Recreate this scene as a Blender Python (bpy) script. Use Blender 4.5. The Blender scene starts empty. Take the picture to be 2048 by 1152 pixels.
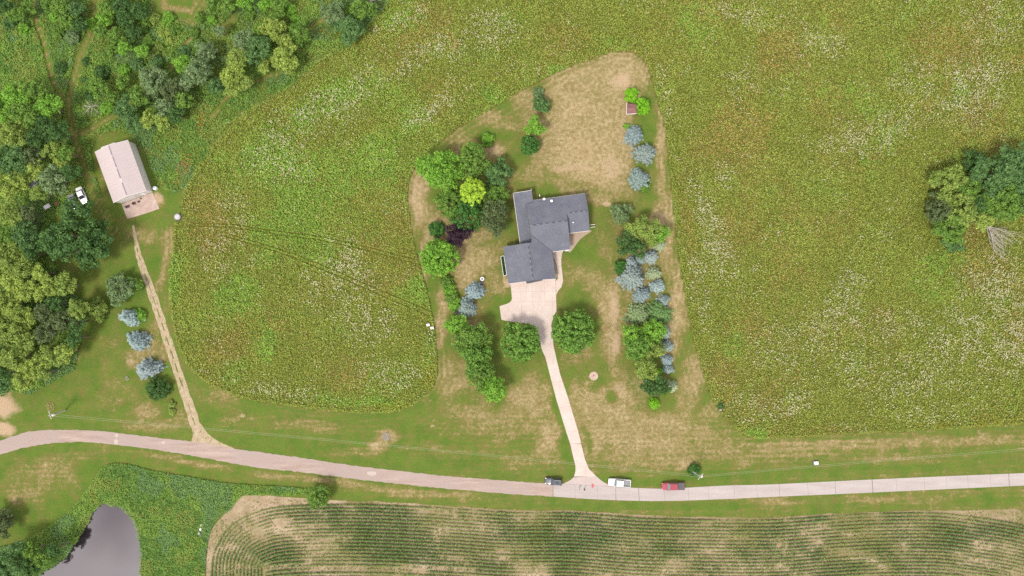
import bpy, bmesh, math, random
import numpy as np
from mathutils import Vector, Matrix
from mathutils.geometry import tessellate_polygon
random.seed(7)
scene = bpy.context.scene
COL = scene.collection
S = 0.132            # metres of ground per pixel of the 2048 px wide photograph
CAM_H = 200.0        # height of the drone

# ------------------------------------------------------------------ camera
cam_data = bpy.data.cameras.new('camera')
cam = bpy.data.objects.new('camera', cam_data); COL.objects.link(cam)
cam.location = (0, 0, CAM_H); cam.rotation_euler = (0, 0, 0)
cam_data.sensor_width = 36.0
cam_data.lens = 36.0 * CAM_H / (2048 * S)
cam_data.clip_start = 1.0; cam_data.clip_end = 5000.0
scene.camera = cam

# ------------------------------------------------------------------ light: high thin cloud, soft sun from the lower left
SUN_EL, SUN_AZ = math.radians(59), math.radians(217)     # azimuth clockwise from +Y
world = bpy.data.worlds.new('World'); scene.world = world; world.use_nodes = True
nt = world.node_tree; nt.nodes.clear()
wo = nt.nodes.new('ShaderNodeOutputWorld'); wb = nt.nodes.new('ShaderNodeBackground')
sky = nt.nodes.new('ShaderNodeTexSky'); sky.sky_type = 'NISHITA'; sky.sun_disc = False
sky.sun_elevation = SUN_EL; sky.sun_rotation = SUN_AZ; sky.dust_density = 4.0; sky.air_density = 1.0; sky.altitude = 300
wtc = nt.nodes.new('ShaderNodeTexCoord'); wn = nt.nodes.new('ShaderNodeTexNoise')
wn.inputs['Scale'].default_value = 4.5; wn.inputs['Detail'].default_value = 6.0; wn.inputs['Roughness'].default_value = 0.55
wr = nt.nodes.new('ShaderNodeMapRange'); wr.inputs['From Min'].default_value = 0.42; wr.inputs['From Max'].default_value = 0.58
wr.inputs['To Min'].default_value = 0.55; wr.inputs['To Max'].default_value = 1.0
wm = nt.nodes.new('ShaderNodeMixRGB'); wm.inputs['Color2'].default_value = (7.4, 7.1, 7.2, 1)
wn2 = nt.nodes.new('ShaderNodeTexNoise'); wn2.inputs['Scale'].default_value = 15.0; wn2.inputs['Detail'].default_value = 5.0; wn2.inputs['Roughness'].default_value = .5
wr2 = nt.nodes.new('ShaderNodeMapRange'); wr2.inputs['From Min'].default_value = .42; wr2.inputs['From Max'].default_value = .6
wc2 = nt.nodes.new('ShaderNodeMixRGB'); wc2.inputs['Color1'].default_value = (4.0, 3.75, 4.3, 1); wc2.inputs['Color2'].default_value = (11.6, 11.2, 11.2, 1)
nt.links.new(wtc.outputs['Generated'], wn2.inputs['Vector']); nt.links.new(wn2.outputs['Fac'], wr2.inputs['Value']); nt.links.new(wr2.outputs['Result'], wc2.inputs['Fac']); nt.links.new(wc2.outputs['Color'], wm.inputs['Color2'])
nt.links.new(wtc.outputs['Generated'], wn.inputs['Vector']); nt.links.new(wn.outputs['Fac'], wr.inputs['Value'])
nt.links.new(wr.outputs['Result'], wm.inputs['Fac']); nt.links.new(sky.outputs['Color'], wm.inputs['Color1'])
nt.links.new(wm.outputs['Color'], wb.inputs['Color']); wb.inputs['Strength'].default_value = 0.078
nt.links.new(wb.outputs['Background'], wo.inputs['Surface'])
sun_data = bpy.data.lights.new('sun', 'SUN'); sun_data.energy = 1.5; sun_data.angle = math.radians(12); sun_data.color = (1.0, 0.955, 0.88)
sun = bpy.data.objects.new('sun', sun_data); COL.objects.link(sun); sun.location = (-60, -60, 120)
sdir = Vector((math.sin(SUN_AZ) * math.cos(SUN_EL), math.cos(SUN_AZ) * math.cos(SUN_EL), math.sin(SUN_EL)))
sun.rotation_euler = sdir.to_track_quat('Z', 'Y').to_euler()
scene.view_settings.view_transform = 'Standard'; scene.view_settings.look = 'None'
scene.view_settings.gamma = 1.0; scene.view_settings.use_curve_mapping = False
scene.view_settings.exposure = 1.30
scene.cycles.max_bounces = 6; scene.cycles.diffuse_bounces = 3; scene.cycles.transmission_bounces = 3
scene.cycles.use_denoising = False

# ------------------------------------------------------------------ helpers
KG = 1.62
def lin1(c):
    c = c / 255.0
    return c / 12.92 if c <= 0.04045 else ((c + 0.055) / 1.055) ** 2.4
def G(r, g, b, k=1.0):            # albedo of a flat surface that shows as this sRGB colour
    return (lin1(r) / KG * k, lin1(g) / KG * k, lin1(b) / KG * k)
def L(r, g, b):                   # albedo of a leaf that shows as this colour in a loose mass of leaves
    return G(r, g, b, 1.9)
def P(px, py, h=0.0):
    f = S * (CAM_H - h) / CAM_H
    return ((px - 1024) * f, (576 - py) * f)
def W(pts, h=0.0):
    return [P(a, b, h) for a, b in pts]
_rt = np.random.RandomState(99).rand(256, 256)
def vn(x, y, seed=0):
    x = np.asarray(x, float) + seed * 17.31; y = np.asarray(y, float) + seed * 7.77
    xi = np.floor(x).astype(int); yi = np.floor(y).astype(int)
    fx = x - xi; fy = y - yi; fx = fx * fx * (3 - 2 * fx); fy = fy * fy * (3 - 2 * fy)
    a = _rt[xi % 256, yi % 256]; b = _rt[(xi + 1) % 256, yi % 256]; c = _rt[xi % 256, (yi + 1) % 256]; d = _rt[(xi + 1) % 256, (yi + 1) % 256]
    return (a * (1 - fx) + b * fx) * (1 - fy) + (c * (1 - fx) + d * fx) * fy
def fbm(x, y, scale, seed=0, oct=4):
    v = 0; amp = 1; tot = 0; s = scale
    for o in range(oct):
        v = v + amp * vn(x / s, y / s, seed + o * 3); tot += amp; amp *= 0.55; s /= 2.03
    return v / tot
def sstep(a, b, x):
    t = np.clip((x - a) / (b - a), 0, 1); return t * t * (3 - 2 * t)
def smooth(pts, n=5, closed=True):
    P_ = np.array(pts, float); m = len(P_); out = []
    rng = range(m) if closed else range(m - 1)
    for i in rng:
        if closed: p0, p1, p2, p3 = P_[i - 1], P_[i], P_[(i + 1) % m], P_[(i + 2) % m]
        else: p0, p1, p2, p3 = P_[max(i - 1, 0)], P_[i], P_[i + 1], P_[min(i + 2, m - 1)]
        for k in range(n):
            t = k / n
            out.append(0.5 * ((2 * p1) + (-p0 + p2) * t + (2 * p0 - 5 * p1 + 4 * p2 - p3) * t * t + (-p0 + 3 * p1 - 3 * p2 + p3) * t ** 3))
    if not closed: out.append(P_[-1])
    return np.array(out)
def inside(x, y, poly):
    r = np.zeros(x.shape, bool); n = len(poly)
    for i in range(n):
        x1, y1 = poly[i]; x2, y2 = poly[(i + 1) % n]
        if y1 == y2: continue
        c = ((y1 > y) != (y2 > y)) & (x < (x2 - x1) * (y - y1) / (y2 - y1) + x1)
        r ^= c
    return r
def dline(x, y, pts, closed=False):
    d = np.full(x.shape, 1e9); n = len(pts)
    for i in range(n if closed else n - 1):
        ax, ay = pts[i]; bx, by = pts[(i + 1) % n]
        dx, dy = bx - ax, by - ay; l2 = dx * dx + dy * dy + 1e-12
        t = np.clip(((x - ax) * dx + (y - ay) * dy) / l2, 0, 1)
        d = np.minimum(d, (x - ax - t * dx) ** 2 + (y - ay - t * dy) ** 2)
    return np.sqrt(d)
def tag(o, label=None, cat=None, group=None, kind=None):
    if label: o['label'] = label
    if cat: o['category'] = cat
    if group: o['group'] = group
    if kind: o['kind'] = kind
    return o
def link(name, me, mat=None, parent=None, loc=None):
    o = bpy.data.objects.new(name, me); COL.objects.link(o)
    if mat and not me.materials: me.materials.append(mat)
    if parent: o.parent = parent
    if loc: o.location = loc
    return o
def empty(name, loc=(0, 0, 0), rz=0.0):
    o = bpy.data.objects.new(name, None); COL.objects.link(o); o.location = loc; o.rotation_euler = (0, 0, rz); o.empty_display_size = 0.5
    return o
def npmesh(name, v, nper, col=None):
    """v: (n*nper,3) array, every nper vertices one face"""
    n = len(v) // nper; me = bpy.data.meshes.new(name)
    me.vertices.add(len(v)); me.vertices.foreach_set('co', np.ascontiguousarray(v, np.float32).ravel())
    me.loops.add(len(v)); me.loops.foreach_set('vertex_index', np.arange(len(v), dtype=np.int32))
    me.polygons.add(n); me.polygons.foreach_set('loop_start', np.arange(n, dtype=np.int32) * nper)
    if col is not None:
        a = me.color_attributes.new('Col', 'FLOAT_COLOR', 'POINT')
        c = np.ones((len(v), 4), np.float32); c[:, :3] = np.repeat(col, nper, axis=0); a.data.foreach_set('color', c.ravel())
    me.update(); return me
def pymesh(name, verts, faces):
    me = bpy.data.meshes.new(name); me.from_pydata([tuple(v) for v in verts], [], faces); me.update(); return me
class MB:
    def __init__(s): s.v = []; s.f = []
    def add(s, v, f):
        o = len(s.v); s.v += [tuple(p) for p in v]; s.f += [tuple(i + o for i in q) for q in f]; return s
    def box(s, x0, x1, y0, y1, z0, z1, M=None):
        v = [(x, y, z) for z in (z0, z1) for y in (y0, y1) for x in (x0, x1)]
        if M: v = [tuple(M @ Vector(p)) for p in v]
        return s.add(v, [(0, 2, 3, 1), (4, 5, 7, 6), (0, 1, 5, 4), (2, 6, 7, 3), (0, 4, 6, 2), (1, 3, 7, 5)])
    def cyl(s, a, b, r0, r1=None, n=10, caps=True):
        a = Vector(a); b = Vector(b); r1 = r0 if r1 is None else r1
        q = (b - a).to_track_quat('Z', 'Y'); v = []
        for c, r in ((a, r0), (b, r1)):
            for i in range(n):
                t = 2 * math.pi * i / n; v.append(tuple(c + q @ Vector((r * math.cos(t), r * math.sin(t), 0))))
        f = [(i, (i + 1) % n, n + (i + 1) % n, n + i) for i in range(n)]
        if caps: f += [tuple(range(n - 1, -1, -1)), tuple(range(n, 2 * n))]
        return s.add(v, f)
    def prism(s, pts, th):
        """pts: outline with z per point; thickness th straight down"""
        n = len(pts); top = [tuple(p) for p in pts]; bot = [(p[0], p[1], p[2] - th) for p in pts]
        tri = tessellate_polygon([[Vector((p[0], p[1], 0)) for p in pts]])
        f = []
        for t in tri:
            a, b, c = (Vector(top[i]) for i in t)
            if ((b - a).cross(c - a)).z < 0: t = (t[0], t[2], t[1])
            f.append(tuple(t)); f.append(tuple(n + i for i in reversed(t)))
        f += [(i, (i + 1) % n, n + (i + 1) % n, n + i) for i in range(n)]
        return s.add(top + bot, f)
    def build(s, name, mat=None, parent=None, fix=True, smooth_=False, bevel=0):
        me = pymesh(name, s.v, s.f)
        if fix:
            bm = bmesh.new(); bm.from_mesh(me); bmesh.ops.recalc_face_normals(bm, faces=bm.faces)
            if bevel: bmesh.ops.bevel(bm, geom=bm.edges[:], offset=bevel, segments=2, affect='EDGES', profile=0.5)
            bm.to_mesh(me); bm.free()
        if smooth_: me.polygons.foreach_set('use_smooth', [True] * len(me.polygons))
        return link(name, me, mat, parent)

# ------------------------------------------------------------------ materials
def newmat(name):
    m = bpy.data.materials.new(name); m.use_nodes = True; t = m.node_tree; b = t.nodes['Principled BSDF']
    return m, t, b
def noise(t, scale, detail=4, rough=0.55, coord='Object', stretch=None, dist=0.0):
    tc = t.nodes.new('ShaderNodeTexCoord'); n = t.nodes.new('ShaderNodeTexNoise')
    n.inputs['Scale'].default_value = scale; n.inputs['Detail'].default_value = detail; n.inputs['Roughness'].default_value = rough
    n.inputs['Distortion'].default_value = dist
    if stretch:
        mp = t.nodes.new('ShaderNodeMapping'); mp.inputs['Scale'].default_value = stretch[0]; mp.inputs['Rotation'].default_value = (0, 0, stretch[1])
        t.links.new(tc.outputs[coord], mp.inputs['Vector']); t.links.new(mp.outputs['Vector'], n.inputs['Vector'])
    else: t.links.new(tc.outputs[coord], n.inputs['Vector'])
    return n.outputs['Fac']
def mixc(t, fac, a, b, mode='MIX'):
    m = t.nodes.new('ShaderNodeMixRGB'); m.blend_type = mode
    for k, s in (('Fac', fac), ('Color1', a), ('Color2', b)):
        if isinstance(s, bpy.types.NodeSocket): t.links.new(s, m.inputs[k])
        else: m.inputs[k].default_value = s if not hasattr(s, '__len__') else (*s[:3], 1)
    return m.outputs['Color']
def rng(t, s, a, b, c=0.0, d=1.0):
    m = t.nodes.new('ShaderNodeMapRange'); t.links.new(s, m.inputs['Value'])
    for k, v in (('From Min', a), ('From Max', b), ('To Min', c), ('To Max', d)): m.inputs[k].default_value = v
    return m.outputs['Result']
def math_(t, op, a, b):
    m = t.nodes.new('ShaderNodeMath'); m.operation = op
    for i, s in enumerate((a, b)):
        if isinstance(s, bpy.types.NodeSocket): t.links.new(s, m.inputs[i])
        else: m.inputs[i].default_value = s
    return m.outputs[0]
def bump(t, b, s, strength=0.4, dist=0.05):
    n = t.nodes.new('ShaderNodeBump'); n.inputs['Strength'].default_value = strength; n.inputs['Distance'].default_value = dist
    t.links.new(s, n.inputs['Height']); t.links.new(n.outputs['Normal'], b.inputs['Normal'])
def simple(name, c, rough=0.7, metal=0.0, var=0.12, scale=6.0, c2=None, coat=0.0, spec=0.5, bmp=0.0):
    m, t, b = newmat(name); n = noise(t, scale)
    c2 = c2 or tuple(x * (1 - 2 * var) for x in c)
    col = mixc(t, rng(t, n, 0.3, 0.7), c2, tuple(min(1, x * (1 + var)) for x in c))
    t.links.new(col, b.inputs['Base Color']); b.inputs['Roughness'].default_value = rough; b.inputs['Metallic'].default_value = metal
    b.inputs['Coat Weight'].default_value = coat; b.inputs['Specular IOR Level'].default_value = spec
    if bmp: bump(t, b, noise(t, scale * 8), bmp, 0.02)
    return m
def leafmat(name, transl=0.22, rough=0.6):
    m, t, b = newmat(name); a = t.nodes.new('ShaderNodeAttribute'); a.attribute_name = 'Col'
    t.links.new(a.outputs['Color'], b.inputs['Base Color']); b.inputs['Roughness'].default_value = rough; b.inputs['Specular IOR Level'].default_value = 0.25
    tr = t.nodes.new('ShaderNodeBsdfTranslucent'); t.links.new(mixc(t, 1.0, a.outputs['Color'], (1.0, 1.15, 0.55), 'MULTIPLY'), tr.inputs['Color'])
    mx = t.nodes.new('ShaderNodeMixShader'); mx.inputs['Fac'].default_value = transl
    t.links.new(b.outputs[0], mx.inputs[1]); t.links.new(tr.outputs[0], mx.inputs[2]); t.links.new(mx.outputs[0], t.nodes['Material Output'].inputs['Surface'])
    return m
M = {}
M['leaf'] = leafmat('leaf', .3)
M['needle'] = leafmat('needle', 0.08, 0.7)
M['blade'] = leafmat('meadow_blade', 0.2)
M['petal'] = leafmat('petal', 0.2)
M['bark'] = simple('bark', (0.16, 0.12, 0.09), 0.9, scale=3)
M['deadwood'] = simple('deadwood', (0.42, 0.37, 0.32), 0.9, scale=3)
M['white_paint'] = simple('white_paint', (0.78, 0.76, 0.74), 0.5, var=0.04)
M['siding'] = simple('siding', (0.55, 0.52, 0.47), 0.7, var=0.05)
M['dark'] = simple('dark_gap', (0.03, 0.03, 0.03), 0.9)
# ------------------------------------------------------------------ outlines, in pixels of the photograph
MEADOW = smooth([(348, 452), (347, 500), (339, 560), (343, 620), (354, 682), (374, 727), (400, 754), (440, 780), (500, 799), (560, 808), (640, 819), (720, 826), (785, 824),
    (830, 808), (860, 782), (874, 750), (873, 700), (868, 650), (858, 600), (845, 550), (831, 500), (820, 440), (815, 390), (822, 350), (845, 316), (880, 286), (930, 248), (1000, 208),
    (1060, 172), (1130, 138), (1180, 119), (1230, 104), (1262, 104), (1288, 122), (1303, 158), (1315, 200), (1330, 262), (1338, 325), (1345, 400), (1353, 470), (1360, 540), (1375, 620),
    (1390, 690), (1408, 755), (1428, 805), (1453, 838), (1478, 862), (1508, 876), (1560, 875), (1700, 868), (1850, 860), (2048, 848), (2300, 835)], 4, False)
MEADOW = np.vstack([MEADOW, [(2300, -180), (800, -180), (775, 0), (740, 45), (700, 88), (640, 118), (590, 165), (520, 205), (455, 245), (425, 300), (395, 335), (372, 375), (362, 415)]])
POND = smooth([(205, 1004), (190, 1014), (180, 1030), (172, 1045), (162, 1060), (154, 1074), (146, 1086), (130, 1108), (105, 1130), (75, 1150), (55, 1200), (80, 1270), (180, 1310), (270, 1280),
    (288, 1200), (284, 1150), (286, 1110), (281, 1072), (273, 1045), (259, 1025), (240, 1011), (221, 1005)], 4)
UNDER2 = smooth([(224, 927), (262, 929), (300, 940), (360, 950), (430, 962), (478, 968), (600, 975), (612, 984), (590, 990), (500, 990), (478, 998), (462, 1020), (440, 1032), (424, 1055), (414, 1100), (411, 1160), (405, 1320),
    (-150, 1330), (-160, 1120), (0, 1094), (60, 1074), (110, 1044), (150, 1010), (180, 970), (205, 937)], 3)
UNDER1 = np.array([(-180, -180), (800, -180), (778, 5), (742, 48), (702, 90), (640, 124), (590, 168), (520, 212), (455, 250), (425, 300), (395, 340), (372, 378), (345, 388), (318, 372), (285, 300), (262, 272),
    (236, 262), (200, 268), (183, 300), (190, 345), (205, 395), (180, 400), (160, 370), (150, 420), (110, 430), (110, 520), (150, 590), (200, 620), (170, 650), (150, 740), (60, 790), (0, 775), (-180, 800)], float)
TRACKS = [([(192, -60), (190, 20), (178, 75), (160, 115), (147, 160), (138, 205), (141, 245), (155, 290), (172, 340), (190, 400), (225, 460)], 9),
          ([(60, -40), (75, 50), (88, 85), (98, 130), (108, 165), (132, 205)], 6),
          ([(160, 268), (190, 255), (225, 232)], 9), ([(560, 90), (620, 58), (660, 28)], 8), ([(420, 235), (470, 180), (560, 145)], 5),
          ([(320, -40), (330, 15), (390, 22), (400, -30)], 26), ([(395, -20), (402, 10), (385, 40)], 8), ([(400, 62), (370, 90), (345, 130), (330, 150)], 4), ([(470, 35), (440, 60)], 7)]
TYRE = [[(385, 452), (470, 455), (560, 470), (640, 480), (720, 497), (835, 528)], [(385, 446), (470, 449), (560, 463), (640, 473), (720, 490), (835, 520)],
        [(440, 470), (500, 487), (580, 512), (660, 545), (760, 590), (860, 632)], [(450, 466), (510, 483), (590, 508), (670, 541), (770, 584), (862, 622)]]
ROADN = [(-160, 912), (-60, 895), (0, 881), (30, 871), (60, 863), (100, 860), (150, 860), (200, 862), (260, 869), (320, 876), (385, 883), (430, 890), (470, 898), (512, 903), (560, 910), (600, 915), (700, 930), (800, 942),
         (900, 953), (1000, 960), (1060, 965), (1106, 967), (1200, 972), (1280, 976), (1340, 977), (1450, 971), (1536, 969), (1700, 961), (1900, 952), (2048, 946), (2300, 934)]
ROADS = [(-160, 955), (-60, 928), (0, 909), (50, 895), (100, 887), (150, 884), (190, 885), (260, 893), (320, 901), (400, 914), (512, 935), (600, 944), (700, 957), (800, 968), (900, 978), (1024, 988), (1106, 993), (1200, 999),
         (1320, 1002), (1450, 998), (1536, 994), (1700, 987), (1850, 980), (2048, 971), (2300, 959)]
ROADN = smooth(ROADN, 4, False); ROADS = smooth(ROADS, 4, False)
CORN = smooth([(424, 1320), (424, 1160), (428, 1110), (440, 1082), (452, 1062), (470, 1046), (497, 1031), (541, 1017), (610, 1011), (720, 1010), (830, 1014), (930, 1020), (1024, 1026), (1150, 1027), (1280, 1037), (1400, 1040),
    (1536, 1041), (1640, 1034), (1750, 1028), (1860, 1027), (1940, 1034), (2048, 1052), (2150, 1085), (2300, 1150)], 6, False)
FIELD = np.vstack([[(410, 1320), (411, 1160), (414, 1105), (420, 1068), (436, 1042), (458, 1020), (474, 996), (496, 991), (560, 993), (640, 999), (720, 1002), (830, 1007), (930, 1014), (1024, 1020), (1150, 1022), (1280, 1030),
    (1400, 1034), (1536, 1035), (1640, 1029), (1750, 1024), (1860, 1021), (1940, 1021), (2010, 1019), (2060, 1024), (2300, 1090)], [(2300, 1320)]])

# lawn patches: x, y, rx, ry, value, rotation(deg)
DRY = [(1150, 250, 95, 150, .85, 15), (1240, 150, 60, 50, .9, 0), (1235, 260, 40, 130, .85, 0), (1160, 330, 90, 40, .95, 0), (1000, 245, 110, 26, .62, 30), (930, 290, 60, 26, .55, 35), (990, 300, 22, 16, .8, 0),
    (1320, 330, 14, 200, .78, 3), (1335, 470, 16, 90, .85, 3), (1352, 620, 22, 110, .85, 8), (1385, 760, 26, 70, .72, 20), (840, 400, 22, 70, .9, 0), (858, 500, 14, 80, .82, 15), (885, 620, 14, 80, .78, 5), (890, 740, 16, 50, .6, 5),
    (965, 510, 50, 34, .75, 0), (930, 540, 22, 40, .85, 0), (985, 470, 30, 30, .55, 0), (985, 575, 25, 30, .55, 0), (1090, 350, 60, 30, .55, 0), (1120, 372, 60, 14, .55, 0), (1200, 400, 22, 14, .7, 0),
    (1160, 545, 40, 30, .5, 0), (1200, 590, 30, 50, .62, 0), (1205, 500, 25, 20, .5, 0), (1222, 640, 26, 110, .85, 0), (1165, 800, 36, 60, .6, 15), (1215, 800, 60, 60, .78, 0), (1265, 870, 80, 45, .75, 0), (1190, 880, 30, 50, .7, 10),
    (1330, 870, 110, 50, .72, 0), (1420, 890, 60, 30, .6, 0), (1160, 710, 30, 24, .6, 0), (1290, 920, 110, 22, .55, 0), (1370, 925, 30, 22, .75, 0), (1060, 800, 50, 55, .72, 10), (1000, 850, 90, 40, .55, 0), (1100, 880, 26, 50, .78, 15),
    (925, 770, 30, 50, .72, 30), (940, 820, 40, 30, .6, 0), (900, 850, 40, 30, .45, 0), (1040, 920, 60, 20, .5, 0), (750, 897, 22, 16, .85, 0), (775, 872, 24, 14, .8, 0), (700, 905, 60, 10, .5, 0), (620, 850, 80, 14, .5, 5),
    (480, 845, 60, 18, .42, 5), (450, 790, 30, 14, .6, 20), (430, 810, 30, 20, .5, 0), (870, 905, 90, 16, .42, 5), (640, 960, 120, 8, .6, 7), (800, 985, 90, 10, .62, 6), (900, 990, 80, 8, .6, 5), (400, 930, 60, 7, .7, 8), (320, 912, 60, 6, .5, 8),
    (540, 950, 60, 7, .6, 6), (262, 722, 26, 18, .82, 0), (292, 700, 24, 40, .6, 20), (290, 820, 30, 18, .72, 0), (300, 850, 60, 14, .55, 0), (360, 840, 20, 20, .55, 0), (240, 790, 50, 30, .4, 0), (215, 700, 40, 60, .3, 0), (330, 700, 14, 60, .5, 15),
    (310, 655, 20, 30, .5, 10), (100, 950, 60, 40, .55, 0), (60, 985, 60, 30, .45, 0), (150, 915, 60, 14, .45, 0), (35, 1000, 20, 16, .6, 0), (1620, 890, 150, 12, .72, -2), (1800, 885, 160, 12, .62, -2), (1980, 880, 80, 14, .6, 0), (1620, 910, 80, 10, .5, 0),
    (1800, 920, 90, 10, .5, 0), (1500, 905, 70, 22, .55, 0), (1560, 1002, 60, 8, .55, 0), (1740, 1000, 70, 10, .6, 0), (1850, 1000, 60, 9, .5, 0), (1930, 985, 60, 8, .4, 0), (290, 470, 30, 26, .55, 0), (336, 480, 14, 30, .7, -10), (325, 540, 12, 60, .6, 12),
    (320, 400, 14, 14, .7, 0), (1420, 830, 20, 40, .6, 30), (1150, 155, 120, 26, .75, 25), (1060, 200, 60, 26, .65, 30), (1270, 560, 40, 140, .6, 0), (1300, 460, 30, 30, .8, 0), (905, 455, 50, 60, .75, 0), (205, 385, 8, 60, .4, 0), (1050, 470, 60, 80, .3, 0),
    (1035, 370, 30, 50, .5, 0), (1200, 470, 20, 20, .35, 0), (940, 640, 30, 60, .6, 0), (1030, 640, 40, 30, .3, 0)]
GREEN = [(1095, 385, 22, 16, .8, 0), (1000, 270, 30, 16, .7, 0), (1040, 300, 18, 50, .6, 0), (1165, 505, 40, 26, .8, 0), (1150, 600, 20, 26, .8, 0), (1005, 605, 22, 18, 1.0, 0), (990, 625, 26, 20, .6, 0), (1105, 760, 9, 40, .9, -15), (1122, 830, 9, 50, 1.0, -17),
    (1138, 910, 9, 40, 1.0, -12), (1176, 880, 6, 40, .6, -15), (1195, 755, 30, 26, .6, 0), (1222, 795, 10, 14, .8, 0), (1310, 375, 14, 40, .45, 0), (1300, 250, 14, 30, .5, 0), (1215, 545, 14, 22, .5, 0), (1185, 650, 18, 30, .6, 0), (925, 800, 26, 20, .6, 0),
    (1235, 960, 60, 10, .8, 0), (1300, 965, 40, 8, .8, 0), (1400, 955, 60, 10, .8, 0), (890, 920, 120, 14, .5, 5), (560, 890, 120, 12, .7, 5), (455, 870, 30, 26, .7, 0), (600, 980, 120, 6, .7, 5), (1200, 1012, 160, 8, .8, 0), (1450, 1012, 90, 8, .7, 0),
    (1980, 1000, 60, 12, .6, 0), (60, 905, 60, 8, .7, 0), (180, 950, 24, 40, .9, 20), (120, 1010, 30, 26, .9, 30), (60, 1050, 50, 20, .9, 20), (70, 835, 50, 14, .7, 0), (310, 520, 12, 40, 1.0, 5), (350, 430, 12, 24, .7, 0), (240, 560, 40, 40, .6, 0),
    (340, 735, 8, 40, .8, 15), (420, 830, 22, 26, .8, 0), (1290, 275, 24, 60, .3, 0), (1240, 600, 14, 20, .4, 0), (1060, 372, 30, 14, .3, 0), (1700, 938, 260, 8, .5, -2), (1500, 945, 100, 8, .7, 0), (1130, 480, 20, 20, .5, 0)]
BARE = [(1243, 162, 24, 20, .75, 0), (1150, 336, 70, 11, .6, 0), (1225, 330, 22, 30, .55, 0), (1233, 690, 12, 22, .75, 0), (1228, 620, 12, 50, .7, 0), (1212, 408, 13, 6, .9, 0), (10, 815, 34, 26, .95, 0), (8, 858, 22, 14, .9, 0), (834, 410, 14, 60, .5, 0),
    (752, 895, 8, 8, .6, 0), (484, 832, 7, 5, .9, 0), (865, 851, 5, 3, .8, 0), (1015, 565, 8, 12, .8, 30), (1010, 545, 5, 26, .8, 8), (318, 395, 12, 14, .85, 0), (1265, 880, 90, 40, .32, 0), (1372, 925, 16, 14, .5, 0), (258, 722, 14, 8, .5, 0),
    (1285, 775, 26, 40, .4, -20), (1240, 780, 20, 30, .4, 0), (1345, 610, 8, 60, .4, 6), (1322, 440, 14, 24, .5, 0), (1258, 550, 20, 60, .4, 0), (990, 300, 16, 12, .5, 0), (930, 470, 40, 26, .35, 0), (1100, 880, 14, 26, .35, 0), (2030, 990, 10, 4, .3, 0)]
def blobs(x, y, lst, base=None, mode='set'):
    wx = (fbm(x, y, 30, 41, 3) - .5) * 34; wy = (fbm(x, y, 30, 53, 3) - .5) * 34
    v = np.zeros_like(x) if base is None else base
    for bx, by, rx, ry, val, rot in lst:
        c, s_ = math.cos(math.radians(-rot)), math.sin(math.radians(-rot))
        dx, dy = x + wx * min(1, rx / 30) - bx, y + wy * min(1, ry / 30) - by
        u = (dx * c - dy * s_) / rx; w = (dx * s_ + dy * c) / ry
        f = 1 - sstep(0.35, 1.45, np.sqrt(u * u + w * w))
        if mode == 'set': v = v * (1 - f) + val * f
        elif mode == 'max': v = np.maximum(v, f * val)
        else: v = v * (1 - f * val)
    return v
# ------------------------------------------------------------------ the ground, one sheet to the horizon
def axis(lo, hi, step, ext):
    a = list(np.arange(lo, hi + step * .5, step)); g = []; q = step
    e = hi
    while e < ext: q *= 1.35; e += q; g.append(e)
    n = []; e = lo; q = step
    while e > -ext: q *= 1.35; e -= q; n.append(e)
    return np.array(n[::-1] + a + g)
gx = axis(-142, 142, 0.66, 1800); gy = axis(-82, 82, 0.66, 1800)
XX, YY = np.meshgrid(gx, gy); PX = XX / S + 1024; PY = 576 - YY / S
near = (np.abs(XX) < 175) & (np.abs(YY) < 120)
dry = blobs(PX, PY, DRY, np.where(PX < 900, .16, .28) + (fbm(PX, PY, 60, 5) - .5) * .45)
dry = blobs(PX, PY, GREEN, dry, 'mul')
medge = np.where(near, dline(PX, PY, MEADOW), 999)
imead = inside(PX, PY, MEADOW)
dry = dry + np.where((~imead) & (medge < 60), 0.17 * np.sin(medge * 2 * math.pi / 11.0) * (1 - medge / 60), 0)
dry = dry + 0.10 * np.sin((PY + 0.03 * PX + fbm(PX, PY, 60, 9) * 12) * 2 * math.pi / 12.0) * (PY > 830)
dry = dry + (fbm(PX, PY, 14, 71, 3) - .5) * .5
bare = blobs(PX, PY, BARE, None, 'max') + (fbm(PX, PY, 12, 73, 3) - .5) * .25 - .03
wild = np.where(imead, 1.0, 0.0)
iu = inside(PX, PY, UNDER1) | inside(PX, PY, UNDER2)
wild = np.where(iu, 0.3, wild)
for pts, w in TRACKS:
    d = dline(PX, PY, pts); m = near & (d < w)
    wild = np.where(m, 0.0, wild); dry = np.where(m, .35 + .3 * np.cos(d / w * 6.0), dry)
pd = dline(PX, PY, POND, True); ip = inside(PX, PY, POND)
zz = np.where(near, np.where(ip, -0.3 - 0.1 * np.minimum(pd, 12), -0.3 * (1 - sstep(0, 9, pd))), 0.0)
v = np.stack([XX, YY, zz], -1).reshape(-1, 3); ny, nx = XX.shape
idx = np.arange(nx * ny).reshape(ny, nx)
q = np.stack([idx[:-1, :-1], idx[:-1, 1:], idx[1:, 1:], idx[1:, :-1]], -1).reshape(-1, 4)
me = bpy.data.meshes.new('ground'); me.vertices.add(len(v)); me.vertices.foreach_set('co', v.astype(np.float32).ravel())
me.loops.add(q.size); me.loops.foreach_set('vertex_index', q.astype(np.int32).ravel())
me.polygons.add(len(q)); me.polygons.foreach_set('loop_start', np.arange(len(q), dtype=np.int32) * 4)
a = me.color_attributes.new('Col', 'FLOAT_COLOR', 'POINT')
c = np.ones((len(v), 4), np.float32); c[:, 0] = dry.ravel(); c[:, 1] = bare.ravel(); c[:, 2] = wild.ravel(); a.data.foreach_set('color', c.ravel()); me.update()
m, t, b = newmat('lawn_grass')
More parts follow.
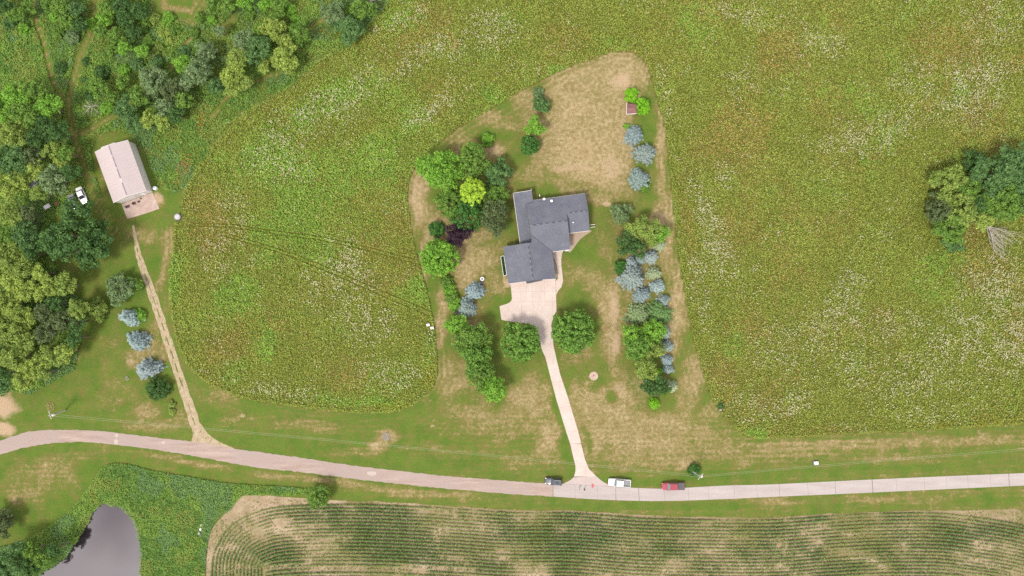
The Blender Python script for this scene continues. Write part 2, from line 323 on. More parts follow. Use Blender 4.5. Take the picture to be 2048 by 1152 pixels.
at = t.nodes.new('ShaderNodeAttribute'); at.attribute_name = 'Col'; sp = t.nodes.new('ShaderNodeSeparateColor'); t.links.new(at.outputs['Color'], sp.inputs[0])
n1 = noise(t, 1.1, 5, .65); n2 = noise(t, 4.5, 3, .7); n3 = noise(t, .25, 3); n4 = noise(t, 2.2, 2, .6)
f = math_(t, 'ADD', math_(t, 'ADD', sp.outputs[0], math_(t, 'MULTIPLY', math_(t, 'SUBTRACT', n1, .5), .95)), math_(t, 'MULTIPLY', math_(t, 'SUBTRACT', n2, .5), .9))
f2 = rng(t, f, .42, .98); f = rng(t, f, .12, .62)
green = mixc(t, rng(t, n3, .35, .65), G(94, 124, 48), G(122, 140, 60))
green = mixc(t, rng(t, n4, .3, .7), green, G(98, 126, 46))
dryc = mixc(t, rng(t, n1, .3, .7), G(158, 139, 94), G(204, 183, 140))
col = mixc(t, f, green, mixc(t, rng(t, n4, .3, .7), G(128, 124, 62), G(144, 132, 78)))
col = mixc(t, f2, col, dryc)
fb = rng(t, math_(t, 'ADD', sp.outputs[1], math_(t, 'MULTIPLY', math_(t, 'SUBTRACT', n1, .5), .6)), .25, .8)
nbn = noise(t, .35, 5, .7); col = mixc(t, math_(t, 'MULTIPLY', rng(t, nbn, .5, .72), .55), col, G(140, 118, 72))
col = mixc(t, fb, col, mixc(t, rng(t, n2, .3, .7), G(188, 160, 122), G(214, 188, 156)))
wildc = mixc(t, rng(t, n1, .35, .65), G(86, 98, 32), G(116, 114, 46))
col = mixc(t, sp.outputs[2], col, wildc)
col = mixc(t, 1.0, col, mixc(t, rng(t, n2, .25, .75), (.74, .74, .74), (1.22, 1.22, 1.22)), 'MULTIPLY')
t.links.new(col, b.inputs['Base Color']); b.inputs['Roughness'].default_value = .95; b.inputs['Specular IOR Level'].default_value = .1
bump(t, b, noise(t, 5.0, 4, .7), .8, .12)
tag(link('ground', me, m), kind='structure')

# ------------------------------------------------------------------ pond
m, t, b = newmat('pond_water')
b.inputs['Base Color'].default_value = (0.016, 0.012, 0.016, 1); b.inputs['Roughness'].default_value = .06
b.inputs['IOR'].default_value = 2.05; b.inputs['Specular Tint'].default_value = (1, .97, 1, 1)
bump(t, b, noise(t, 1.2, 3), .06, .02)
wp = smooth(POND, 1); cpx = wp.mean(0); wp = cpx + (wp - cpx) * 1.04
mb = MB(); mb.prism([(*P(x, y), -0.3) for x, y in wp], .004); tag(mb.build('pond', m), kind='structure')

# ------------------------------------------------------------------ roads
def edge(x, E): return float(np.interp(x, E[:, 0], E[:, 1]))
def strip(mb, Lp, Rp, z0, z1):
    """closed slab between two pixel polylines of equal length"""
    n = len(Lp); v = [(*P(*p), z1) for p in Lp] + [(*P(*p), z1) for p in Rp] + [(*P(*p), z0) for p in Lp] + [(*P(*p), z0) for p in Rp]
    f = []
    for i in range(n - 1):
        f += [(i, i + 1, n + i + 1, n + i), (2 * n + i, 3 * n + i, 3 * n + i + 1, 2 * n + i + 1), (i, 2 * n + i, 2 * n + i + 1, i + 1), (n + i, n + i + 1, 3 * n + i + 1, 3 * n + i)]
    f += [(0, n, 3 * n, 2 * n), (n - 1, 3 * n - 1, 4 * n - 1, 2 * n - 1)]
    return mb.add(v, f)
# gravel part
m, t, b = newmat('gravel')
na = noise(t, .5, 5, .6, stretch=((.25, 2.0, 1), .1)); nb = noise(t, 6, 3, .7); nc = noise(t, .06, 3)
col = mixc(t, rng(t, na, .3, .7), G(176, 150, 134), G(210, 190, 178)); col = mixc(t, rng(t, nc, .4, .6), col, G(190, 170, 160))
col = mixc(t, rng(t, nb, .2, .8), mixc(t, 1, col, (.86, .85, .84), 'MULTIPLY'), col)
t.links.new(col, b.inputs['Base Color']); b.inputs['Roughness'].default_value = .95; bump(t, b, nb, .4, .03)
M['gravel'] = m
xs = np.concatenate([np.arange(-160, 1106, 3.0), [1105.6]])
jn = (fbm(xs, xs * 0, 7, 3) - .5) * 3.2; js = (fbm(xs, xs * 0, 7, 13) - .5) * 3.2
mb = MB(); strip(mb, [(x, edge(x, ROADN) + j) for x, j in zip(xs, jn)], [(x, edge(x, ROADS) + j) for x, j in zip(xs, js)], -.05, .03)
tag(mb.build('gravel_road', m), kind='structure')
# concrete part, slab by slab
m, t, b = newmat('road_concrete')
na = noise(t, .35, 4, .6, stretch=((.3, 1.6, 1), .05)); nb = noise(t, 5, 4, .7)
col = mixc(t, rng(t, na, .3, .7), G(192, 179, 172), G(208, 197, 191)); col = mixc(t, rng(t, nb, .2, .8), mixc(t, 1, col, (.92, .92, .92), 'MULTIPLY'), col)
t.links.new(col, b.inputs['Base Color']); b.inputs['Roughness'].default_value = .9; bump(t, b, nb, .15, .01)
M['road_concrete'] = m
M['joint'] = simple('joint_tar', G(150, 138, 128), .9, scale=2)
xs = np.arange(1106, 2302, 6.0)
mb = MB(); strip(mb, [(x, edge(x, ROADN) + .6) for x in xs], [(x, edge(x, ROADS) - .6) for x in xs], -.06, .012)
croad = tag(mb.build('concrete_road', M['joint']), kind='structure')
st = [1106.3, 1150, 1194, 1231, 1277, 1328, 1376, 1416, 1468, 1513, 1558, 1615, 1670, 1744, 1792, 1848, 1892, 1935, 1980, 2017, 2065, 2110, 2160, 2210, 2260, 2300]
wide = {1277: 1.1, 1744: 1.5, 2017: 1.3, 1558: .7, 1670: .7}
for i in range(len(st) - 1):
    x0 = st[i] + wide.get(st[i], .35) / 2; x1 = st[i + 1] - wide.get(st[i + 1], .35) / 2
    sx = np.linspace(0, 1, 6); nxs = x0 + (x1 - x0) * sx; k = 1.6 if st[i] > 1200 else 0.5
    mb = MB(); strip(mb, [(x, edge(x, ROADN)) for x in nxs], [(x + k, edge(x, ROADS)) for x in nxs], -.05, .04 + .004 * (i % 2))
    mb.build('slab', M['road_concrete'], croad)
# the flared apron between road and driveway
ap = [(1126, edge(1126, ROADN) - .3), (1133, 964), (1141, 960), (1147.5, 954.3), (1170, 953.2), (1192.5, 952.3), (1199, 958), (1207, 964), (1218, 970), (1232, edge(1232, ROADN) - .3), (1200, edge(1200, ROADN) - .3), (1160, edge(1160, ROADN) - .3)]
M['apron'] = simple('apron_concrete', G(208, 190, 182), .9, scale=.8, var=.04)
mb = MB(); mb.prism([(*P(x, y), .046) for x, y in ap], .1); tag(mb.build('road_apron', M['apron']), kind='structure')

# dirt farm track from the barn to the road
tc = smooth([(266, 450), (271, 478), (276, 505), (287, 540), (303, 585), (320, 635), (338, 690), (356, 745), (374, 800), (390, 850), (400, 878)], 6, False)
lw = np.interp(tc[:, 1], [450, 510, 600, 700, 800, 850, 884], [1.5, 6, 9, 9, 10, 12, 26]); rw = np.interp(tc[:, 1], [450, 510, 600, 700, 800, 850, 868, 884], [1.5, 6, 9, 9, 10, 14, 26, 66])
jl = (fbm(tc[:, 1], tc[:, 1] * 0, 8, 3) - .5) * 5; jr = (fbm(tc[:, 1], tc[:, 1] * 0, 8, 23) - .5) * 5
lw = np.minimum(lw, 10); rw = np.minimum(rw, 12)
mb = MB(); strip(mb, [(p[0] - w + j, p[1]) for p, w, j in zip(tc, lw, jl)], [(p[0] + w + j, p[1] + max(0, w - 14) * .33) for p, w, j in zip(tc, rw, jr)], -.04, .018)
m, t, b = newmat('dirt_track')
na = noise(t, .8, 5, .65); nb = noise(t, 4, 3, .7); nc = noise(t, 1.2, 4, .6, stretch=((1.6, .6, 1), -.30))
col = mixc(t, rng(t, na, .3, .7), G(182, 158, 124), G(210, 190, 160)); col = mixc(t, rng(t, nc, .54, .68), col, G(138, 136, 76)); col = mixc(t, rng(t, nb, .56, .68), col, G(118, 118, 58))
t.links.new(col, b.inputs['Base Color']); b.inputs['Roughness'].default_value = .95; bump(t, b, nb, .4, .04)
fl_ = [(383, 884), (386, 872), (384, 858), (383, 846), (400, 846), (408, 857), (417, 868), (430, 878), (446, 887), (472, 899), (440, 900), (400, 892)]
mb.prism([(*P(x, y), .024) for x, y in smooth(fl_, 2)], .05)
tag(mb.build('dirt_track', m), kind='structure')
gm_ = simple('track_grass', G(120, 130, 62), .95, scale=2, var=.15, bmp=.5); ii = np.arange(14, len(tc) - 8); a0_ = 0
for a_ in range(10, len(tc) - 8, 3):
    seg_ = tc[a_:a_ + 3]; 
    if random.random() < .22: continue
    wdt = [random.uniform(.6, 2.0) for _ in seg_]; gs_ = MB(); strip(gs_, [(p_[0] - w_, p_[1]) for p_, w_ in zip(seg_, wdt)], [(p_[0] + w_ * random.uniform(.6, 1.1), p_[1]) for p_, w_ in zip(seg_, wdt)], -.03, .03); tag(gs_.build('grass_strip', gm_), kind='structure')
for k_, (x_, y_, rx_, ry_) in enumerate([(232, 884, 4.5, 6), (233, 871, 3.5, 4), (327, 885, 3, 3.5), (743, 947, 9, 5)]):
    pm_ = MB(); pm_.prism([(*P(x_ + rx_ * math.cos(t_) * random.uniform(.8, 1.15), y_ + ry_ * math.sin(t_) * random.uniform(.8, 1.15)), .036) for t_ in np.linspace(0, 2 * math.pi, 14)[:-1]], .004); tag(pm_.build('road_patch', M.setdefault('patch', simple('pale_patch', G(214, 196, 182), .95))), kind='structure')

# driveway
DL = np.array([(555, 1018), (562, 1019), (576, 1022), (598, 1024), (604, 1021), (609, 1011), (612, 999), (640, 1003), (643, 1020), (648, 1062), (662, 1073), (680, 1079), (700, 1084), (715, 1091), (755, 1101), (800, 1113), (864, 1132.5), (890, 1141), (906, 1144.5), (932, 1151), (942, 1151), (953, 1148)], float)
DR = np.array([(555, 1110.5), (562, 1111), (590, 1112), (622, 1113), (632, 1107), (655, 1102), (672, 1105.6), (695, 1107), (750, 1120), (790, 1133.5), (864, 1156), (919, 1170), (938, 1178), (953, 1193)], float)
dl = lambda y: float(np.interp(y, DL[:, 0], DL[:, 1])); dr = lambda y: float(np.interp(y, DR[:, 0], DR[:, 1]))
m, t, b = newmat('driveway_concrete')
na = noise(t, .3, 4, .6); nb = noise(t, 4, 4, .7); nc = noise(t, 1.5, 3, .6, stretch=((2.2, .25, 1), .1))
col = mixc(t, rng(t, na, .3, .7), G(222, 202, 189), G(236, 219, 207)); col = mixc(t, rng(t, nc, .56, .74), col, G(208, 180, 162)); nst = noise(t, .9, 5, .75); col = mixc(t, rng(t, nst, .66, .74), col, G(176, 156, 142)); col = mixc(t, rng(t, nb, .2, .8), mixc(t, 1, col, (.93, .93, .92), 'MULTIPLY'), col)
t.links.new(col, b.inputs['Base Color']); b.inputs['Roughness'].default_value = .9; bump(t, b, nb, .15, .01)
M['drive'] = m
ys = np.arange(555, 953.1, 3.0)
mb = MB(); strip(mb, [(dl(y) + .4, y) for y in ys], [(dr(y) - .4, y) for y in ys], -.06, .014)
drive = tag(mb.build('driveway', simple('driveway_joint', G(206, 184, 170), .9, scale=2)), kind='structure')
def dslab(y0, y1, fl, fr, tilt=0.0):
    yy = np.linspace(y0 + .13, y1 - .13, max(3, int((y1 - y0) / 2)))
    Lp = [(fl(y), y) for y in yy]; Rp = [(fr(y), y + tilt * (fr(y) - fl(y))) for y in yy]
    mb = MB(); strip(mb, Lp, Rp, -.05, .036 + .003 * random.random()); mb.build('slab', M['drive'], drive)
rows = [555, 583, 603, 622, 642]
cols = [lambda y: 1040 + (y - 562) * .05, lambda y: 1064 + (y - 562) * .05, lambda y: 1088 + (y - 562) * .05]
for a_, b_ in zip(rows[:-1], rows[1:]):
    fs = [dl] + cols + [dr]
    for k in range(4):
        l, r = fs[k], fs[k + 1]
        dslab(a_, b_, (lambda y, l=l: l(y) + (.12 if l is not dl else 0)), (lambda y, r=r: r(y) - (.12 if r is not dr else 0)))
lane = [642, 665, 690, 715, 740, 765, 790, 815, 840, 864, 888, 912, 934, 953]
for a_, b_ in zip(lane[:-1], lane[1:]): dslab(a_, b_, dl, dr, -.12 if b_ < 912 else 0)
# walk beside the garage, planting bed and front patio
M['walk'] = simple('walk_concrete', G(222, 202, 188), .9, scale=1, var=.04)
walk = [(1105, 503), (1127, 500), (1124, 508), (1122.5, 518), (1122.5, 530), (1124.5, 545), (1126, 562), (1123, 574), (1116, 582), (1112.4, 590), (1111.4, 562), (1116, 557), (1116, 548), (1113, 530), (1110, 519), (1107, 517)]
mb = MB(); mb.prism([(*P(x, y), .05) for x, y in walk], .1); tag(mb.build('front_walk', M['walk']), kind='structure')
bed = [(1107, 518), (1110, 520), (1112.6, 530), (1115.5, 548), (1115.5, 554), (1112, 556)]
mb = MB(); mb.prism([(*P(x, y), .035) for x, y in bed], .06); tag(mb.build('planting_bed', simple('bed_mulch', G(172, 150, 118), .95, scale=3, bmp=.5)), kind='structure')
pat = [(1136, 466), (1180, 461), (1182, 463), (1170, 471), (1160, 479), (1150, 492), (1143, 502), (1137, 503)]
mb = MB(); mb.prism([(*P(x, y), .05) for x, y in smooth(pat, 2)], .1); tag(mb.build('front_patio', simple('patio_pavers', G(190, 168, 145), .9, scale=2, var=.08)), kind='structure')

# ------------------------------------------------------------------ corn field
m, t, b = newmat('field_soil')
na = noise(t, .4, 5, .65); nb = noise(t, 3, 4, .75); nc = noise(t, .06, 4, .6)
col = mixc(t, rng(t, na, .3, .7), G(168, 142, 112), G(208, 184, 154)); nd = noise(t, .16, 5, .65, stretch=((.35, 1.6, 1), 0)); col = mixc(t, rng(t, nc, .40, .62), col, G(142, 130, 84)); col = mixc(t, rng(t, nd, .58, .68), col, G(206, 182, 152))
col = mixc(t, rng(t, nb, .5, .75), col, G(132, 130, 74))
t.links.new(col, b.inputs['Base Color']); b.inputs['Roughness'].default_value = .95; bump(t, b, nb, .6, .06)
fj = FIELD.copy(); fd = smooth(fj, 6, True); fd[:, 1] += (fbm(fd[:, 0], fd[:, 1], 9, 31) - .5) * 5 * (fd[:, 1] < 1200)
mb = MB(); mb.prism([(*P(x, y), .008) for x, y in fd], .004); tag(mb.build('field_soil', m), kind='structure')
def tri_cloud(p, n, size, col, kind='tri'):
    """p (n,3) centres, n normals, random spin: one triangle or rhombus each"""
    N = len(p); r = np.random.randn(N, 3); u = np.cross(n, r); u /= np.linalg.norm(u, axis=1, keepdims=True) + 1e-9; w = np.cross(n, u)
    if kind == 'tri':
        s = size[:, None]; return np.stack([p + u * s * .6, p - u * s * .4 + w * s * .42, p - u * s * .4 - w * s * .42], 1).reshape(-1, 3), np.ones(1)
    s = size[:, None]; return np.stack([p + u * s * .5, p + w * s * .33, p - u * s * .5, p - w * s * .33], 1).reshape(-1, 3), None
np.random.seed(11)
pitch = 7.0
pts = []; 
cseg = np.linalg.norm(np.diff(CORN, axis=0), axis=1); cl = np.concatenate([[0], np.cumsum(cseg)])
tot = cl[-1]; u_ = np.arange(0, tot, 1.0); cx = np.interp(u_, cl, CORN[:, 0]); cy = np.interp(u_, cl, CORN[:, 1])
ker = np.ones(31) / 31
tx = np.gradient(cx); ty = np.gradient(cy); tx = np.convolve(np.pad(tx, 15, 'edge'), ker, 'valid'); ty = np.convolve(np.pad(ty, 15, 'edge'), ker, 'valid')
nl = np.hypot(tx, ty); nxn, nyn = -ty / nl, tx / nl        # pointing into the field
for k in range(0, 15):
    ax, ay = cx + nxn * k * pitch, cy + nyn * k * pitch
    ok = (ay < 1290) & (cx + 0 * ax > 380)
    pts.append(np.stack([ax, ay], 1)[ok & ((k < 14) | True)])
for k in range(15, 45):
    xs_ = np.arange(2300); base = np.interp(xs_, CORN[30:, 0], CORN[30:, 1]); flat = 1033 + 0 * base
    w = sstep(15, 30, np.full(1, k))[0]; yb = base * (1 - w * .55) + flat * w * .55 + k * pitch
    ok = (xs_ > 424 + 15.5 * pitch + 3 * math.sin(k)) & (xs_ < 2300)
    pts.append(np.stack([xs_, yb], 1)[ok])
rows_ = np.vstack(pts); rows_ = rows_[(rows_[:, 1] < 1225) & (rows_[:, 0] < 2180)]
rows_ = np.repeat(rows_, 2, 0) + np.random.randn(len(rows_) * 2, 2) * [.5, .28]
keepn = fbm(rows_[:, 0] * .35, rows_[:, 1], 14, 61, 4); vig = fbm(rows_[:, 0], rows_[:, 1] * 1.8, 70, 67, 4)
vig = vig + .18 * np.exp(-(((rows_[:, 0] - 1120) / 90) ** 2 + ((rows_[:, 1] - 1060) / 50) ** 2)) + .15 * np.exp(-(((rows_[:, 0] - 770) / 70) ** 2 + ((rows_[:, 1] - 1090) / 40) ** 2)) + .15 * np.exp(-(((rows_[:, 0] - 1900) / 120) ** 2 + ((rows_[:, 1] - 1080) / 60) ** 2))
gap = (np.abs(rows_[:, 1] - (1136 + (rows_[:, 0] - 700) * .01)) < 5) & (rows_[:, 0] > 470) & (rows_[:, 0] < 950)
ok = (keepn + (vig - .5) * .7 + np.random.randn(len(rows_)) * .12 > .33) & ~(gap & (np.random.rand(len(rows_)) < .8)); rows_ = rows_[ok]; vig = vig[ok]
def leafcloud(base, vig, per, h, spread, size, cols, mat, name, kind='tri'):
    n = len(base); B = np.repeat(base, per, 0); V = np.repeat(vig, per)
    x = (B[:, 0] - 1024) * S + np.random.randn(n * per) * spread; y = (576 - B[:, 1]) * S + np.random.randn(n * per) * spread
    z = np.random.rand(n * per) * h * (.5 + V) + .05
    nr = np.random.randn(n * per, 3) * .65; nr[:, 2] = np.abs(nr[:, 2]) + .55; nr /= np.linalg.norm(nr, axis=1, keepdims=True)
    sz = size * (.6 + .8 * np.random.rand(n * per)) * (.7 + .6 * V)
    vv, _ = tri_cloud(np.stack([x, y, z], 1), nr, sz, None, kind)
    return vv, V, n * per
vv, V, N = leafcloud(rows_, vig, 2, .6, .07, .30, None, None, None)
ca, cb, cc = np.array(L(104, 126, 68)), np.array(L(76, 108, 52)), np.array(L(140, 144, 86))
w = np.clip((V - .35) * 2.5 + np.random.randn(N) * .25, 0, 1)[:, None]; cc_ = cc * (1 - w) + cb * w; r = (np.random.rand(N, 1) < .4); cc_ = np.where(r, ca, cc_) * (.8 + .4 * np.random.rand(N, 1))
tag(link('corn_plants', npmesh('corn_plants', vv, 3, cc_.astype(np.float32)), M['leaf']), 'rows of young corn bending round the corner of the field', 'corn', kind='stuff')
# weeds between the rows
wn_ = 26000; wx_ = np.random.uniform(415, 2180, wn_); wy_ = np.random.uniform(1000, 1220, wn_)
ok = inside(wx_, wy_, FIELD) & (fbm(wx_, wy_, 40, 81) + np.random.randn(wn_) * .06 > .5); wx_, wy_ = wx_[ok], wy_[ok]
vv, V, N = leafcloud(np.stack([wx_, wy_], 1), np.full(len(wx_), .4), 2, .15, .15, .28, None, None, None)
cw = np.array(L(120, 126, 62)) * (.75 + .5 * np.random.rand(N, 1))
tag(link('field_weeds', npmesh('field_weeds', vv, 3, cw.astype(np.float32)), M['leaf']), 'low weeds between the corn rows', 'weeds', kind='stuff')

# ------------------------------------------------------------------ meadow
def sample(n, poly, box):
    x = np.random.uniform(box[0], box[2], n); y = np.random.uniform(box[1], box[3], n); k = inside(x, y, poly); return x[k], y[k]
FL = [(1425, 470, 26, 110, .95, -20), (1985, 650, 90, 110, .85, 0), (1730, 650, 130, 40, .6, 5), (1940, 180, 80, 60, .8, -35), (1840, 160, 60, 40, .5, 0), (1740, 270, 110, 40, .6, -20), (1570, 810, 60, 26, .9, -25), (1480, 820, 40, 30, .6, 30), (1670, 720, 60, 30, .5, 0),
    (1900, 700, 60, 40, .6, 0), (700, 560, 40, 80, .85, -20), (730, 640, 60, 40, .6, 0), (650, 570, 40, 50, .5, 0), (600, 250, 110, 40, .6, -35), (560, 340, 60, 30, .5, 0), (690, 200, 90, 40, .55, -40), (790, 45, 60, 16, .7, -25), (850, 100, 80, 24, .5, -40),
    (870, 220, 70, 18, .65, -30), (930, 75, 20, 50, .5, 30), (980, 60, 60, 40, .5, 0), (1330, 180, 14, 60, .7, -12), (1400, 560, 22, 60, .6, -8), (1410, 620, 14, 60, .6, -8), (1500, 20, 90, 30, .4, 0), (1640, 90, 60, 30, .5, 0), (1980, 40, 70, 50, .5, 0),
    (1480, 160, 40, 40, .4, 0), (440, 500, 40, 60, .4, 0), (470, 420, 30, 50, .4, 0), (780, 750, 70, 30, .5, 0), (560, 780, 90, 14, .5, 8), (1850, 820, 70, 30, .5, 0), (1990, 540, 60, 30, .5, 0), (1700, 560, 40, 20, .6, 0), (1680, 590, 40, 16, .8, 0),
    (1450, 350, 30, 30, .5, 0), (560, 160, 20, 10, .6, 0), (438, 262, 8, 6, 1, 0), (1850, 760, 160, 60, .4, 0), (1600, 700, 120, 60, .35, 0), (860, 690, 8, 30, .5, 0)]
BR = [(1480, 250, 70, 60, .8, 0), (1690, 220, 90, 60, .6, 0), (1880, 90, 70, 60, .6, 0), (1550, 90, 60, 60, .5, 0), (460, 700, 70, 40, .8, 0), (700, 740, 110, 40, .7, 0), (520, 640, 60, 40, .6, 0), (750, 720, 60, 50, .6, 0), (1560, 800, 120, 60, .5, 0), (1440, 760, 30, 70, .8, -20),
    (1600, 560, 80, 40, .5, 0), (830, 60, 60, 40, .5, 0), (905, 90, 20, 16, .9, 0), (1380, 480, 14, 120, .6, -5), (1700, 320, 60, 40, .5, 0), (420, 430, 40, 60, .6, 0), (630, 140, 40, 30, .5, 0), (1120, 60, 60, 40, .5, 0), (1650, 860, 120, 12, .5, 0), (1700, 180, 80, 40, .5, 0), (1960, 260, 70, 40, .5, 0)]
GR = [(600, 420, 110, 110, .7, 0), (520, 330, 80, 80, .6, 0), (535, 690, 16, 30, 1, 0), (480, 590, 30, 30, .7, 0), (480, 610, 60, 70, .4, 0), (800, 250, 60, 60, .4, 0), (830, 370, 30, 60, .5, 0), (760, 330, 60, 60, .5, 0), (640, 210, 70, 30, .6, -30), (1900, 520, 70, 30, .8, 0), (1780, 330, 80, 60, .6, 0),
    (1470, 690, 24, 40, .6, 0), (1240, 85, 40, 20, .8, 0), (1850, 560, 60, 40, .4, 0), (350, 560, 14, 60, .8, 0), (1350, 560, 9, 150, .9, -4), (1345, 440, 8, 60, .9, 0), (1322, 280, 10, 90, .7, -4), (860, 700, 20, 40, .6, 0), (700, 800, 110, 14, .6, 5), (1510, 866, 24, 10, 1, 20), (850, 520, 16, 90, .7, 15), (1400, 60, 30, 60, .3, 0), (1120, 140, 60, 14, .8, 25), (1000, 195, 60, 14, .8, 30)]
YL = [(862, 745, 10, 28, .9, 0), (790, 812, 34, 9, .9, -12), (860, 770, 14, 20, .7, 30), (2000, 842, 60, 10, .8, -5), (1880, 850, 60, 7, .5, 0), (640, 65, 8, 6, .8, 0), (1500, 872, 10, 4, .6, 0)]
def meadow_fields(x, y):
    br = blobs(x, y, BR, None, 'max') + (fbm(x, y, 90, 101) - .5) * 2.4 + (fbm(x, y, 16, 103) - .5) * .6 + .20 * sstep(1100, 1500, x) * (1 - .6 * sstep(500, 750, y)) - .1
    gr = blobs(x, y, GR, None, 'max') + (fbm(x, y, 70, 111) - .52) * 2.0 + (fbm(x, y, 12, 113) - .5) * .8 - .10 * sstep(1200, 1500, x) + .30 * (1 - sstep(700, 1000, x)) * (1 - sstep(560, 700, y))
    return br, gr
bx, by = sample(1260000, MEADOW, (-60, -90, 2140, 960))
edge_d = dline(bx, by, MEADOW[::2]); 
ok = np.random.rand(len(bx)) < .88 + .1 * (edge_d < 8)
for L_ in TYRE: ok &= ~(dline(bx, by, L_) < 1.1)
ok &= ~((((bx - 356) ** 2 + (by - 434) ** 2) < 81)); ok &= ~((((bx - 1441) ** 2 + (by - 818) ** 2) < 25))
bx, by, edge_d = bx[ok], by[ok], edge_d[ok]; N = len(bx)
br, gr = meadow_fields(bx, by)
hh = .10 + 1.0 * np.clip(fbm(bx, by, 8, 121, 3) - .25, 0, 1) * (.6 + .8 * fbm(bx, by, 60, 123, 2)) + .15 * np.clip(gr, 0, 1)
p = np.stack([(bx - 1024) * S, (576 - by) * S, hh * np.random.rand(N) ** .6 + .02], 1)
p[:, 2] += .25 * (edge_d < 6)
nr = np.random.randn(N, 3) * .45; nr[:, 2] = np.abs(nr[:, 2]) + .7; nr /= np.linalg.norm(nr, axis=1, keepdims=True)
sz = .16 + .17 * np.random.rand(N) + .10 * np.clip(gr, 0, 1)
olive, green_, lime, brown, straw, darkg = (np.array(L(*c)) for c in ((122, 130, 54), (104, 136, 48), (134, 154, 60), (138, 116, 62), (158, 150, 84), (88, 104, 44)))
w1 = sstep(.15, .75, gr + np.random.randn(N) * .22)[:, None]; w2 = sstep(.15, .65, br + np.random.randn(N) * .22)[:, None]
cm = olive * (1 - w2) + brown * w2; cm = cm * (1 - w1) + green_ * w1
r = np.random.rand(N)
cm = np.where((r < .14)[:, None], lime, cm); cm = np.where(((r > .14) & (r < .14 + .05 + .10 * w2[:, 0] * (1 - w1[:, 0])))[:, None], straw, cm); cm = np.where((r > .82)[:, None], darkg, cm)
cm = cm * (.84 + .32 * np.random.rand(N, 1)) * (.92 + .34 * fbm(bx, by, 30, 151, 4))[:, None]
vv, _ = tri_cloud(p, nr, sz, None)
tag(link('meadow_plants', npmesh('meadow_plants', vv, 3, cm.astype(np.float32)), M['blade']), 'tall unmown meadow growth in green and olive brown round the mown yard', 'meadow', kind='stuff')
# cream umbels and yellow goldenrod
bx, by = sample(900000, MEADOW, (-60, -90, 2140, 960))
fl = np.clip(blobs(bx, by, FL, None, 'max') * 1.25, 0, 1); dens = .012 + .16 * sstep(.55, .72, fbm(bx, by, 45, 131)) * sstep(.4, .6, fbm(bx, by, 12, 139, 3)) + fl * .72 * sstep(.36, .6, fbm(bx, by, 18, 133, 4)) + .12 * fl
dens *= .35 + 1.0 * sstep(.42, .58, fbm(bx, by, 5, 137, 2))
ok = (np.random.rand(len(bx)) < dens * .52) & (dline(bx, by, MEADOW[::3]) > 3)
for L_ in TYRE: ok &= ~(dline(bx, by, L_) < 1.3)
bx, by = bx[ok], by[ok]; N = len(bx)
p = np.stack([(bx - 1024) * S, (576 - by) * S, .62 + .25 * np.random.rand(N)], 1); nr = np.random.randn(N, 3) * .25; nr[:, 2] = 1; nr /= np.linalg.norm(nr, axis=1, keepdims=True)
cf = np.where((np.random.rand(N) < .75)[:, None], np.array(G(234, 230, 188)), np.array(G(212, 204, 150))) * (.8 + .3 * np.random.rand(N, 1))
vv, _ = tri_cloud(p, nr, .2 + .16 * np.random.rand(N), None)
tag(link('meadow_flowers', npmesh('meadow_flowers', vv, 3, cf.astype(np.float32)), M['petal']), 'cream white umbel flowers drifting in patches across the meadow', 'wildflowers', kind='stuff')
bx, by = sample(300000, MEADOW, (480, 20, 2140, 900)); yl = blobs(bx, by, YL, None, 'max'); ok = np.random.rand(len(bx)) < yl * .7; bx, by = bx[ok], by[ok]; N = len(bx)
p = np.stack([(bx - 1024) * S, (576 - by) * S, .7 + .3 * np.random.rand(N)], 1); nr = np.random.randn(N, 3) * .4; nr[:, 2] = 1; nr /= np.linalg.norm(nr, axis=1, keepdims=True)
vv, _ = tri_cloud(p, nr, .16 + .14 * np.random.rand(N), None)
tag(link('goldenrod', npmesh('goldenrod', vv, 3, (np.array(G(205, 190, 50)) * (.7 + .4 * np.random.rand(N, 1))).astype(np.float32)), M['petal']), 'yellow goldenrod along the meadow edge', 'wildflowers', kind='stuff')

